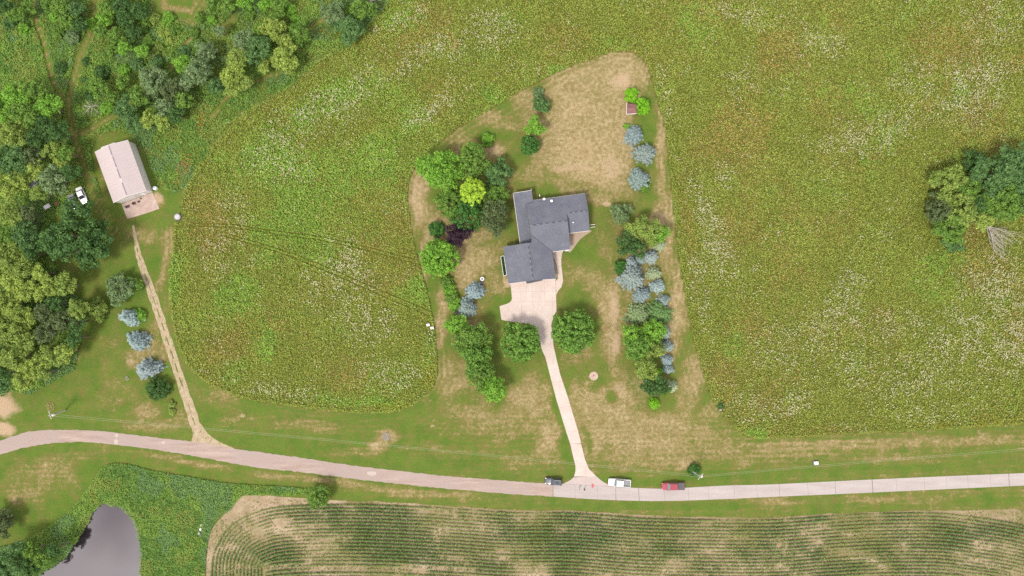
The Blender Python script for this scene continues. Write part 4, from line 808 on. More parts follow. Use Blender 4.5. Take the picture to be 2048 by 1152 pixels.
M['metal'] = simple('galvanised_metal', (.6, .6, .6), .35, .6, var=.05)
HS = S * .979; th = -math.atan2(.1323, .9912)
ox, oy = P(1053, 408, 4.0); HZ = empty('house', (ox, oy, 0), math.atan2(.1323, .9912))
tag(HZ, 'grey shingle roofed house with attached garage at the head of the driveway', 'house')
def hp(u, v_, z): return (u * HS, -v_ * HS, z)
SL, Z0 = .42, 2.9
HM = Z0 + SL * 56 * HS; HG = Z0 + SL * 46.5 * HS
mainz = lambda u, v_: HM - SL * abs(v_ - 45) * HS
def roof(name, pts, zf, mat='shingle', thk=.16):
    mb = MB(); mb.prism([hp(u, v_, zf(u, v_)) for u, v_ in pts], thk); return mb.build(name, M[mat], HZ)
roof('roof_slope', [(0, 45), (76, 45), (76, 101), (39, 101), (.4, 62.2), (0, 62)], mainz)
roof('roof_slope', [(0, 0), (15, -2), (15, -6), (120, -6), (120, 30), (76, 30), (76, 45), (0, 45)], mainz)
ze = HM - SL * 15 * HS
roof('roof_slope', [(76.3, 30), (120, 30), (119, 68.5), (76.3, 68.5)], lambda u, v_: ze - SL * (v_ - 30) * HS)
gz = lambda u, v_: HG - SL * abs(u + 7.5) * HS
roof('roof_slope', [(-7.5, 78), (-7.5, 153), (39, 156), (39, 101.3), (.2, 62.6), (0.0, 78)], gz)
roof('roof_slope', [(-57.5, 78), (-57, 153), (-7.5, 153), (-7.5, 78)], gz)
wz = lambda u, v_: Z0 - .25 + (u + 23) * HS * .07
roof('roof_slope', [(-23, -26), (14, -26.5), (14.6, -6.3), (14.6, -2.3), (-.3, -.2), (-.3, 77), (-22.6, 77.7)], wz)
roof('roof_slope', [(-22, 152.8), (12, 152.8), (12, 156), (-20, 158.5)], lambda u, v_: Z0 + .3 - (v_ - 152) * .05, 'ridge', .12)
def bar(name, a, b_, r, mat): mb = MB(); mb.cyl(a, b_, r, n=6); return mb.build(name, M[mat], HZ)
def cap(a, b_, n, mat='ridge'):
    a, b_ = Vector(a), Vector(b_); d = (b_ - a); q_ = d.to_track_quat('X', 'Z').to_matrix().to_4x4(); l = d.length / n
    for i in range(n):
        mb = MB(); mb.box(-l * .47, l * .47, -.14, .14, -.05, .05, Matrix.Translation(a + d * ((i + .5) / n) + Vector((0, 0, .035 + .006 * (i % 2)))) @ q_); mb.build('ridge_cap', M[mat if i % 2 else 'ridge_light'], HZ)
M['ridge_light'] = simple('ridge_shingles_pale', G(134, 134, 142), .9, scale=5)
cap(hp(1, 45, HM), hp(75.5, 45, HM), 12); cap(hp(77, 30, ze), hp(119.5, 30, ze), 8); cap(hp(-7.5, 79, HG), hp(-7.5, 152, HG), 13)
mb = MB(); mb.cyl(hp(1, 62.6, mainz(0, 62.6) + .02), hp(39, 101, Z0 + .02), .07, n=5); mb.build('valley_flashing', M['ridge'], HZ)
def wall(x0, x1, y0, y1, z1, z0=0): mb = MB(); mb.box(x0 * HS, x1 * HS, -y1 * HS, -y0 * HS, z0, z1); mb.build('wall', M['siding'], HZ)
wall(3, 73, 0, 97, Z0 - .22); wall(73.2, 116, -2, 65, Z0 - .22); wall(-20, 2.8, -23, 78, Z0 - .55); wall(-53, 35, 82, 150, Z0 - .22)
def gable(pts): # vertical triangular wall
    mb = MB(); n = len(pts); mb.add(pts + [(p[0] + .12, p[1] + .12, p[2]) for p in pts], [tuple(range(n)), tuple(range(2 * n - 1, n - 1, -1))] + [(i, (i + 1) % n, n + (i + 1) % n, n + i) for i in range(n)]); mb.build('gable_wall', M['siding'], HZ)
gable([hp(3, 2, Z0 - .3), hp(3, 95, Z0 - .3), hp(3, 45, HM - .3)]); gable([hp(73, 2, Z0 - .3), hp(73, 95, Z0 - .3), hp(73, 45, HM - .3)])
gable([hp(-52, 149, Z0 - .25), hp(34, 149, Z0 - .25), hp(-7.5, 149, HG - .35)]); gable([hp(115, 0, Z0 - .25), hp(115, 60, Z0 - .25), hp(115, 30, ze - .35)])
for a, b_ in [((-23, -26.4), (14, -27)), ((15, -6.6), (120, -6.6)), ((76, 69), (119, 69)), ((40, 101.6), (76, 101.6)), ((-57, 153.7), (-22, 153.7)), ((13, 154), (39, 156.5)), ((-23.4, -26), (-23, 78))]:
    z = wz(a[0], 0) if a[1] < -20 else Z0; mb = MB(); mb.cyl(hp(*a, z - .1), hp(*b_, (wz(b_[0], 0) if a[1] < -20 else Z0) - .1), .07, n=6); mb.build('gutter', M['trim'], HZ)
for u0 in (-48, -8):   # garage doors facing the pad
    mb = MB(); mb.box(u0 * HS, (u0 + 36) * HS, -150.6 * HS, -150.1 * HS, .05, 2.25); d = mb.build('garage_door', M['white_paint'], HZ)
    for k in range(4): mb = MB(); mb.box((u0 + 1) * HS, (u0 + 35) * HS, -151.0 * HS, -150.7 * HS, .1 + k * .54, .58 + k * .54); mb.build('panel', M['white_paint'], d)
for u0, v0, w, side in [(10, 97, 10, 's'), (54, 97, 12, 's'), (84, 65, 12, 's'), (100, 65, 10, 's'), (20, 0, 10, 'n'), (60, -2.4, 14, 'n'), (95, -2.4, 12, 'n')]:
    y0, y1 = ((v0 + .1) * HS, (v0 + .7) * HS) if side == 's' else ((v0 - .7) * HS, (v0 - .1) * HS)
    mb = MB(); mb.box(u0 * HS, (u0 + w) * HS, -y1, -y0, .95, 2.25); f_ = mb.build('window', M['trim'], HZ); mb = MB(); yy0, yy1 = (y1, y1 + .03) if side == 's' else (y0 - .03, y0)
    mb.box(u0 * HS + .08, (u0 + w) * HS - .08, -yy1, -yy0, 1.03, 2.17); mb.build('pane', M['glass'], f_)
mb = MB(); mb.box(42 * HS, 49 * HS, -97.8 * HS, -97.1 * HS, .05, 2.1); mb.build('door', M['ridge'], HZ)
# roof vents
def hpx(px, py, z):
    wx_, wy_ = P(px, py, z); dx, dy = wx_ - ox, wy_ - oy; a = math.atan2(.1323, .9912); return (dx * math.cos(a) + dy * math.sin(a), -dx * math.sin(a) + dy * math.cos(a), z)
c_ = hpx(1103, 402, 3.6); mb = MB(); mb.box(c_[0] - .3, c_[0] + .3, c_[1] - .28, c_[1] + .28, 3.1, 4.0); ch = mb.build('chimney', M['white_paint'], HZ); mb = MB(); mb.cyl((c_[0], c_[1], 4.0), (c_[0], c_[1], 4.25), .14, n=8); mb.build('flue', M['metal'], ch)
for px, py, r, mt in [(1146, 445, .16, 'white_paint'), (1070, 467, .09, 'ridge'), (1122, 410, .09, 'ridge'), (1047, 500, .09, 'ridge'), (1100, 448, .07, 'ridge')]:
    c_ = hpx(px, py, 4.2); mb = MB(); mb.cyl((c_[0], c_[1], 3.2), (c_[0], c_[1], 4.75), r, n=8); mb.build('vent_pipe', M[mt], HZ)
c_ = hpx(1088, 398.5, 3.4); mb = MB()
for i in range(12):
    a, b_ = 2 * math.pi * i / 12, 2 * math.pi * (i + 1) / 12; mb.add([(c_[0], c_[1], 3.55), (c_[0] + .36 * math.cos(a), c_[1] + .3 * math.sin(a), 3.75 + .1 * math.cos(a)), (c_[0] + .36 * math.cos(b_), c_[1] + .3 * math.sin(b_), 3.75 + .1 * math.cos(b_))], [(0, 1, 2)])
dd = mb.build('satellite_dish', M['white_paint'], HZ, fix=False); mb = MB(); mb.cyl((c_[0], c_[1], 3.0), (c_[0], c_[1], 3.6), .04, n=6); mb.cyl((c_[0], c_[1], 3.5), (c_[0] + .1, c_[1] + .55, 3.9), .03, n=6); mb.build('arm', M['metal'], dd)
# posts and rails standing beside the house
for px, py, dx, dy, lab in [(1062.5, 378.5, 0, 2.2, 'short pale post at the north end of the west wing'), (1079.5, 391, 0, 4, 'short pale post on the north side of the main roof')]:
    x, y = P(px, py, 1); mb = MB(); mb.box(-.07, .07, -dy * S / 2, dy * S / 2, 0, 1.0); mb.box(-.1, .1, -dy * S / 2 - .03, dy * S / 2 + .03, 1.0, 1.07); o = mb.build('fence_post', M['trim']); o.location = (x, y, 0); tag(o, lab, 'post')
x, y = P(1185, 452, .5); root = empty('handrail', (x, y, 0), .12); tag(root, 'pale double rail sticking out from the east wing', 'railing')
for k, dy in enumerate((-.32, .32)):
    mb = MB(); mb.box(-.75, .65, dy - .05, dy + .05, .8, .88); mb.build('rail', M['white_paint' if k else 'trim'], root)
    for xx in (-.6, .5): mb = MB(); mb.box(xx - .04, xx + .04, dy - .04, dy + .04, 0, .8); mb.build('post', M['trim'], root)
x, y = P(1134, 500.5, .4); mb = MB(); mb.box(-.45, .45, -.25, .25, 0, .5); mb.box(-.4, .4, -.2, .2, .5, .55); o = mb.build('air_conditioner', M['trim']); o.location = (x, y, 0); o.rotation_euler[2] = .13; tag(o, 'pale box shaped unit at the south corner of the main roof', 'air conditioner')
# kennel-like bed on the west side of the garage
fr = [(1001.5, 513), (1008, 511.5), (1013.5, 550), (1007, 552)]; x0, y0 = P(1007, 531); root = empty('garden_bed', (x0, y0, 0)); tag(root, 'narrow dark green bed with white edging along the garage west side', 'garden bed')
mb = MB(); mb.prism([(P(a, b_)[0] - x0, P(a, b_)[1] - y0, .06) for a, b_ in fr], .1); mb.build('soil', simple('bed_soil', (.03, .045, .03), .95), root)
for i in range(4):
    a, b_ = fr[i], fr[(i + 1) % 4]; a, b_ = P(*a), P(*b_); mb = MB(); mb.cyl((a[0] - x0, a[1] - y0, .45), (b_[0] - x0, b_[1] - y0, .45), .06, n=6); mb.build('edging', M['white_paint'], root)
np.random.seed(5); pp = np.random.rand(260, 2); q0, q1, q3 = (np.array(P(*fr[i])) for i in (0, 1, 3)); pw = q0 + (q1 - q0) * pp[:, :1] + (q3 - q0) * pp[:, 1:]
nn = np.random.randn(260, 3) * .5 + [0, 0, 1]; nn /= np.linalg.norm(nn, axis=1, keepdims=True); vv, _ = tri_cloud(np.column_stack([pw[:, 0] - x0, pw[:, 1] - y0, .1 + .4 * np.random.rand(260)]), nn, np.full(260, .3), None, 'quad')
link('leaves', npmesh('leaves', vv, 4, (np.array(L(44, 84, 44)) * np.random.uniform(.6, 1.2, (260, 1))).astype(np.float32)), M['leaf'], root)

# ------------------------------------------------------------------ the barn
M['barn_roof'] = simple('barn_metal_roof', G(212, 196, 192), .5, scale=.3, var=.02, spec=.4); M['barn_wall'] = simple('barn_white_wall', G(246, 240, 232), .6, scale=.6, var=.03)
bx0, by0 = P(243, 407); BZ = empty('barn', (bx0, by0, 0)); tag(BZ, 'white barn with pale pinkish metal roof and concrete apron', 'barn')
du = np.array(P(306, 384)) - np.array(P(243, 407)); bw = float(np.hypot(*du)); du /= bw; dv = np.array([-du[1], du[0]]); blen = 103.5 * S * .99
Mb = Matrix(((du[0], dv[0], 0, 0), (du[1], dv[1], 0, 0), (0, 0, 1, 0), (0, 0, 0, 1)))
def bv(u, v_, z): return tuple(Mb @ Vector((u, v_, z)))
EH, RH, OV = 4.0, 5.45, .15
mb = MB(); wl = [(0, 0), (bw, 0), (bw, blen), (0, blen)]
for (a, b_) in zip(wl, wl[1:] + wl[:1]):
    mb = MB(); cx_, cy_ = bw / 2, blen / 2; ia = (a[0] + (.12 if a[0] == 0 else -.12), a[1] + (.12 if a[1] == 0 else -.12)); ib = (b_[0] + (.12 if b_[0] == 0 else -.12), b_[1] + (.12 if b_[1] == 0 else -.12))
    mb.add([bv(*a, 0), bv(*b_, 0), bv(*b_, EH), bv(*a, EH), bv(*ia, 0), bv(*ib, 0), bv(*ib, EH), bv(*ia, EH)], [(0, 1, 2, 3), (5, 4, 7, 6), (0, 4, 5, 1), (3, 2, 6, 7), (0, 3, 7, 4), (1, 5, 6, 2)]); mb.build('wall', M['barn_wall'], BZ)
for v_ in (0.01, blen - .13):
    mb = MB(); mb.add([bv(.05, v_, EH + .001), bv(bw - .05, v_, EH + .001), bv(bw / 2, v_, RH - .1), bv(.05, v_ + .12, EH + .001), bv(bw - .05, v_ + .12, EH + .001), bv(bw / 2, v_ + .12, RH - .1)], [(0, 1, 2), (5, 4, 3), (0, 3, 4, 1), (1, 4, 5, 2), (2, 5, 3, 0)]); mb.build('gable_wall', M['barn_wall'], BZ)
npan = 14; L0, L1 = -OV, blen + OV; sl = (RH - EH) / (bw / 2)
for side in (0, 1):
    for k in range(npan):
        v0 = L0 + (L1 - L0) * k / npan; v1 = L0 + (L1 - L0) * (k + 1) / npan - .008; u0, z0_ = (-OV, EH - OV * sl) if side == 0 else (bw + OV, EH - OV * sl); um = bw / 2 + (-.02 if side == 0 else .02)
        mb = MB(); h_ = .05 + .006 * (k % 2); mb.add([bv(u0, v0, z0_ + h_), bv(um, v0, RH + h_), bv(um, v1, RH + h_), bv(u0, v1, z0_ + h_), bv(u0, v0, z0_ - .04), bv(um, v0, RH - .04), bv(um, v1, RH - .04), bv(u0, v1, z0_ - .04)],
               [(0, 1, 2, 3), (7, 6, 5, 4), (0, 4, 5, 1), (1, 5, 6, 2), (2, 6, 7, 3), (3, 7, 4, 0)]); mb.build('roof_panel', M['barn_roof'], BZ)
M['skylight'] = simple('ridge_vent_grey', G(170, 160, 168), .5, var=.08, scale=1.5)
for k, (a, b_) in enumerate([(.02, .2), (.2, .22), (.22, .44), (.44, .46), (.46, .65), (.65, .74), (.74, .98)]):
    y0_, y1_ = L1 - (L1 - L0) * b_, L1 - (L1 - L0) * a; mb = MB(); w_ = .15
    mb.add([bv(bw / 2 - w_, y0_ + .02, RH + .03), bv(bw / 2 + w_, y0_ + .02, RH + .03), bv(bw / 2 + w_, y1_ - .02, RH + .03), bv(bw / 2 - w_, y1_ - .02, RH + .03), bv(bw / 2, y0_ + .02, RH + .15), bv(bw / 2, y1_ - .02, RH + .15)], [(0, 1, 4), (1, 2, 5, 4), (2, 3, 5), (3, 0, 4, 5), (3, 2, 1, 0)])
    mb.build('ridge_cap', M['skylight' if k % 2 == 0 else 'barn_wall'], BZ)
for a, b_ in (((-OV, L0 - .04, EH - OV * sl), (bw / 2, L0 - .04, RH)), ((bw + OV, L0 - .04, EH - OV * sl), (bw / 2, L0 - .04, RH)), ((-OV, L1 + .04, EH - OV * sl), (bw / 2, L1 + .04, RH)), ((bw + OV, L1 + .04, EH - OV * sl), (bw / 2, L1 + .04, RH))):
    mb = MB(); mb.cyl(bv(*a), bv(*b_), .1, n=4); mb.build('rake_trim', M['barn_wall'], BZ)
mb = MB(); mb.add([bv(1.2, -.06, .05), bv(5.0, -.06, .05), bv(5.0, -.06, 2.8), bv(1.2, -.06, 2.8), bv(1.2, -.01, .05), bv(5.0, -.01, .05), bv(5.0, -.01, 2.8), bv(1.2, -.01, 2.8)], [(0, 1, 2, 3), (7, 6, 5, 4), (0, 4, 5, 1), (1, 5, 6, 2), (2, 6, 7, 3), (3, 7, 4, 0)]); mb.build('sliding_door', M['trim'], BZ)
mb = MB(); mb.add([bv(6.4, -.05, .05), bv(7.3, -.05, .05), bv(7.3, -.05, 2.1), bv(6.4, -.05, 2.1), bv(6.4, -.01, .05), bv(7.3, -.01, .05), bv(7.3, -.01, 2.1), bv(6.4, -.01, 2.1)], [(0, 1, 2, 3), (7, 6, 5, 4), (0, 4, 5, 1), (1, 5, 6, 2), (2, 6, 7, 3), (3, 7, 4, 0)]); mb.build('door', M['white_paint'], BZ)
mb = MB(); vs = [bv(1.4, blen + .05, 0), bv(5.2, blen + .05, 0), bv(5.2, blen + 1.1, 0), bv(1.4, blen + 1.1, 0)]; vt = [(x, y, z_) for (x, y, _), z_ in zip(vs, (3.6, 3.6, 3.2, 3.2))]
mb.add(vs + vt, [(3, 2, 1, 0), (4, 5, 6, 7), (0, 1, 5, 4), (1, 2, 6, 5), (2, 3, 7, 6), (3, 0, 4, 7)]); mb.build('lean_to', M['barn_wall'], BZ)
# concrete apron in front of it
ap = [(243.5, 408), (305, 385.5), (312, 400), (319, 417.5), (288, 428), (255, 438), (249, 424)]
mb = MB(); mb.prism([(*P(x, y), .06) for x, y in ap], .12); bp = tag(mb.build('barn_apron', simple('barn_apron_concrete', G(212, 190, 176), .9, scale=.8, var=.05, c2=G(190, 160, 146))), kind='structure')
M['rust'] = simple('rusty_iron', (.05, .032, .03), .8, scale=4)
def junk(name, px, py, sc, lab, cat, seed):
    rd = random.Random(seed); x, y = P(px, py); root = empty(name, (x, y, .06)); tag(root, lab, cat)
    mb = MB(); mb.box(-.35 * sc, .35 * sc, -.25 * sc, .25 * sc, .35 * sc, .42 * sc, Matrix.Rotation(rd.random() * 3, 4, 'Z')); mb.build('seat', M['rust'], root)
    mb = MB(); mb.box(-.35 * sc, .35 * sc, .25 * sc, .32 * sc, .42 * sc, .85 * sc, Matrix.Rotation(rd.random() * 3, 4, 'Z')); mb.build('backrest', M['rust'], root)
    for sx_ in (-.28, .28):
        for sy_ in (-.2, .2): mb = MB(); mb.cyl((sx_ * sc, sy_ * sc, 0), (sx_ * sc, sy_ * sc, .36 * sc), .035, n=5); mb.build('leg', M['rust'], root)
junk('metal_chair', 256, 413.5, 1.15, 'leftmost dark rusty iron chair on the barn apron', 'chair', 1); junk('metal_chair', 268.5, 407, 1.05, 'second dark rusty iron chair from the left on the barn apron', 'chair', 2)
junk('metal_chair', 279, 403.5, .7, 'low dark iron seat right of the two chairs', 'chair', 3); junk('metal_chair', 282, 397.5, .5, 'smallest dark iron stool close to the barn wall', 'stool', 4)
x, y = P(312.5, 377); root = empty('water_tank', (x, y, 0)); tag(root, 'small white tank at the barn southeast corner', 'tank'); mb = MB(); mb.cyl((0, 0, 0), (0, 0, 1.0), .5, n=16); mb.cyl((0, 0, 1.0), (0, 0, 1.2), .5, .2, 16); mb.build('tank_body', M['white_paint'], root); mb = MB(); mb.cyl((0, 0, 1.2), (0, 0, 1.3), .16, n=10); mb.build('lid', M['metal'], root)
x, y = P(356, 434); root = empty('well_cover', (x, y, 0)); tag(root, 'round white well cover with grey rim at the meadow edge', 'well cover'); mb = MB(); mb.cyl((0, 0, 0), (0, 0, .5), .86, n=24); mb.build('rim', M['skylight'], root); mb = MB(); mb.cyl((0, 0, .5), (0, 0, .58), .62, .58, n=24); mb.build('lid', simple('lid_grey', G(212, 212, 214), .6), root)

# ------------------------------------------------------------------ vehicles
M['tyre'] = simple('tyre', (.02, .02, .02), .85); M['rimm'] = simple('rim', (.5, .5, .52), .3, .7); M['lamp'] = simple('headlight', (.75, .75, .72), .15, var=.03); M['tail'] = simple('tail_light', (.4, .02, .02), .25)
M['autoglass'] = simple('car_glass', (.03, .035, .04), .08, var=.1, spec=.9, scale=1); M['black_plastic'] = simple('black_plastic', (.025, .025, .027), .6)
def paint(n, c): return simple(n, c, .28, .1, var=.03, scale=1.0, coat=.6)
def loft(secs, n=14, p=3.2):
    """secs: (x, half width, z low, z high); superellipse rings along x"""
    mb = MB(); v = []; f = []
    for x, w, a, b_ in secs:
        for i in range(n):
            t_ = 2 * math.pi * i / n; c, s_ = math.cos(t_), math.sin(t_)
            v.append((x, w * math.copysign(abs(c) ** (2 / p), c), (a + b_) / 2 + (b_ - a) / 2 * math.copysign(abs(s_) ** (2 / p), s_)))
    m_ = len(secs)
    for j in range(m_ - 1): f += [(j * n + i, j * n + (i + 1) % n, (j + 1) * n + (i + 1) % n, (j + 1) * n + i) for i in range(n)]
    f += [tuple(range(n - 1, -1, -1)), tuple((m_ - 1) * n + i for i in range(n))]; return mb.add(v, f)
def quadp(mb, c, th_=.02):  # thin panel from 4 corners
    a = [Vector(p) for p in c]; n_ = (a[1] - a[0]).cross(a[3] - a[0]).normalized() * th_; v = [tuple(p) for p in a] + [tuple(p - n_) for p in a]
    return mb.add(v, [(0, 1, 2, 3), (7, 6, 5, 4), (0, 4, 5, 1), (1, 5, 6, 2), (2, 6, 7, 3), (3, 7, 4, 0)])
def vehicle(name, px, py, heading, Ln, Wd, Ht, kind, pm, label, cat, glass=None, extra=None):
    x, y = P(px, py, Ht * .7); root = empty(name, (x, y, 0), math.radians(heading)); tag(root, label, cat); gl = glass or M['autoglass']
    h = Ln / 2; w = Wd / 2; belt = Ht * .60; lo = .28; hood = belt * .93
    cab = {'suv': (-h + .12, h - 1.55), 'sedan': (-h + .75, h - 1.35), 'pickup': (-h + 1.95, h - 1.5)}[kind]
    if kind == 'pickup':
        b0 = cab[0]; loft([(b0, w * .97, lo, belt), (b0 + .5, w, lo, belt), (cab[1], w, lo, belt), (cab[1] + .5, w * .98, lo, hood + .04), (h - .35, w * .94, lo + .05, hood - .02), (h - .05, w * .84, lo + .1, hood - .16), (h, w * .72, lo + .2, hood - .3)], p=4.5).build('body', pm, root, smooth_=False)
        for s_ in (-1, 1): mb = MB(); mb.box(-h + .1, b0 - .02, s_ * w * .96 - (.09 if s_ > 0 else 0), s_ * w * .96 + (0 if s_ > 0 else .09), lo + .1, belt - .03); mb.build('bed_side', pm, root, bevel=.02)
        mb = MB(); mb.box(-h + .0, -h + .09, -w * .93, w * .93, lo + .15, belt - .04); mb.build('tailgate', pm, root, bevel=.02)
        if extra == 'cover': mb = MB(); mb.box(-h + .04, b0 - .03, -w * .93, w * .93, belt - .09, belt + .02); mb.build('bed_cover', simple('bed_cover', G(98, 94, 100), .7, var=.05), root, bevel=.03)
        else:
            mb = MB(); mb.box(-h + .1, b0 - .03, -w * .86, w * .86, lo + .2, lo + .32); fl_ = mb.build('bed_floor', simple('bed_liner', G(128, 124, 126), .7), root)
            for k in range(6): mb = MB(); yy = -w * .7 + k * w * .28; mb.box(-h + .15, b0 - .1, yy - .03, yy + .03, lo + .321, lo + .35); mb.build('rib', M['metal'], fl_)
    else:
        rear = [(-h, w * .78, lo + .15, belt * .9), (-h + .12, w * .92, lo + .02, belt)] if kind == 'suv' else [(-h, w * .72, lo + .2, belt * .78), (-h + .15, w * .9, lo + .05, belt * .92), (-h + .7, w * .98, lo, belt)]
        loft(rear + [(-h + 1.0, w, lo, belt), (cab[1], w, lo, belt), (cab[1] + .45, w * .98, lo, hood), (h - .4, w * .92, lo + .03, hood * .93), (h - .08, w * .8, lo + .1, hood * .8), (h, w * .66, lo + .18, hood * .66)], p=4).build('body', pm, root)
    # greenhouse: glass body under a painted roof
    a, b_ = cab; rk = {'suv': .28, 'sedan': .6, 'pickup': .15}[kind]; fk = {'suv': .75, 'sedan': .85, 'pickup': .7}[kind]; wt = w * .74; wb_ = w * .9; zt = Ht - .05
    bt = [(a, -wb_), (b_, -wb_), (b_, wb_), (a, wb_)]; tp = [(a + rk, -wt), (b_ - fk, -wt), (b_ - fk, wt), (a + rk, wt)]
    lowv = [(x_, y_, belt - .06) for x_, y_ in bt]; tv = [(x_, y_, zt) for x_, y_ in tp]
    mb = MB(); quadp(mb, [lowv[1], lowv[2], tv[2], tv[1]]); mb.build('windscreen', gl, root)
    mb = MB(); quadp(mb, [lowv[3], lowv[0], tv[0], tv[3]]); mb.build('rear_window', gl, root)
    for i_, j_ in ((0, 1), (2, 3)): mb = MB(); quadp(mb, [lowv[i_], lowv[j_], tv[j_], tv[i_]]); mb.build('side_window', gl, root)
    mb = MB(); mb.box(a + rk - .06, b_ - fk + .08, -wt - .03, wt + .03, zt - .02, zt + .05); mb.build('roof', pm, root, bevel=.025)
    for i_ in range(4): mb = MB(); p0 = Vector(lowv[i_]); p1 = Vector(tv[i_]); mb.cyl(p0, p1, .055, .05, 5); mb.build('pillar', pm, root)
    for s_ in (-1, 1): mb = MB(); xm = (a + rk + b_ - fk) / 2; mb.cyl((xm, s_ * wb_, belt - .05), (xm, s_ * wt, zt), .05, n=5); mb.build('pillar', pm, root)
    if kind == 'suv':
        for s_ in (-1, 1): mb = MB(); mb.cyl((a + rk + .1, s_ * (wt - .06), zt + .11), (b_ - fk - .2, s_ * (wt - .06), zt + .11), .04, n=6); mb.build('roof_rail', M['rimm'], root)
        mb = MB(); mb.box(a + rk + .5, b_ - fk - .4, -wt * .6, wt * .6, zt + .052, zt + .06); mb.build('sunroof', gl, root)
    for sx_ in (-1, 1):
        for s_ in (-1, 1):
            xx = sx_ * (h - Ln * .19); mb = MB(); mb.cyl((xx, s_ * (w - .2), .36), (xx, s_ * (w + .015), .36), .36, n=18); wh = mb.build('wheel', M['tyre'], root); mb = MB(); mb.cyl((xx, s_ * (w + .016), .36), (xx, s_ * (w + .03), .36), .21, n=12); mb.build('rim', M['rimm'], wh)
    for s_ in (-1, 1):
        mb = MB(); mb.box(h - .34, h - .1, s_ * w * .72 - .13, s_ * w * .72 + .13, hood * .70, hood * .86); mb.build('headlight', M['lamp'], root, bevel=.03)
        mb = MB(); mb.box(-h + .02, -h + .12, s_ * w * .82 - .09, s_ * w * .82 + .09, belt * .68, belt * .88); mb.build('tail_light', M['tail'], root, bevel=.02)
        mb = MB(); mb.box(b_ - .25, b_ - .1, s_ * (w + .02) - .02, s_ * (w + .16) + .02, belt, belt + .16); mb.build('mirror', pm, root, bevel=.03)
    mb = MB(); mb.box(h - .06, h + .03, -w * .55, w * .55, .42, .66); mb.build('grille', M['black_plastic'], root)
    return root
M['glass_light'] = simple('windscreen_sky', (.14, .17, .18), .1, var=.08, spec=.9, scale=1)
vehicle('suv', 1107, 964, 180 - 5.5, 4.55, 1.85, 1.72, 'suv', paint('grey_paint', (.055, .06, .07)), 'dark grey sport utility car parked left of the driveway mouth', 'car')
vehicle('pickup_truck', 1239.5, 966.5, 180 - 4.5, 5.9, 2.0, 1.85, 'pickup', paint('white_car_paint', (.78, .78, .78)), 'white pickup truck with open bed parked on the road right of the driveway', 'pickup truck', M['glass_light'])
vehicle('pickup_truck', 1347, 973.5, 180 + .5, 6.1, 2.0, 1.85, 'pickup', paint('red_car_paint', (.27, .03, .045)), 'red pickup truck with dark bed cover parked rightmost on the road', 'pickup truck', M['glass_light'], 'cover')
vehicle('car', 162, 390.5, -66, 4.7, 1.85, 1.45, 'sedan', paint('white_car_paint_2', (.8, .8, .8)), 'white sedan under the edge of the huge dark tree', 'car')
vehicle('car', 144, 403, -70, 4.2, 1.75, 1.4, 'sedan', paint('silver_car_paint', (.22, .23, .27)), 'dim silver car mostly hidden under leaves left of the white sedan', 'car')
x, y = P(93.5, 413, 1); mb = MB(); Rr = Matrix.Rotation(math.radians(28), 4, 'Z'); mb.box(-.75, .75, -.45, .45, .1, 1.0, Rr); mb.box(-.8, .8, -.5, .5, 1.0, 1.06, Rr); o = mb.build('freezer_box', M['white_paint']); o.location = (x, y, 0); tag(o, 'white box standing in the gap of the left tree belt', 'box')
x, y = P(113, 407, .5); mb = MB(); mb.box(-.6, .6, -.5, .5, 0, .6, Matrix.Rotation(.5, 4, 'Z')); mb.box(-.3, .4, -.3, .3, .6, .9); o = mb.build('crate', simple('brown_wood', (.16, .07, .04), .9)); o.location = (x, y, 0); tag(o, 'rusty brown crate half hidden between the white box and the cars', 'crate')
x, y = P(65, 366, 3); mb = MB(); mb.prism([(-1.3, -1, 2.6), (1.2, -1.3, 2.9), (1.5, .9, 3.1), (-1, 1.2, 2.8)], .15)
for a_, b_ in ((-1, -.8), (1, -.9), (1.1, .6), (-.8, .9)): mb.box(a_ - .06, a_ + .06, b_ - .06, b_ + .06, 0, 2.6)
o = mb.build('shed_roof', simple('grey_tin', (.22, .24, .28), .6)); o.location = (x, y, .0); o.name = 'tin_shed'; tag(o, 'grey tin shed roof glimpsed between the trees of the left belt', 'shed')

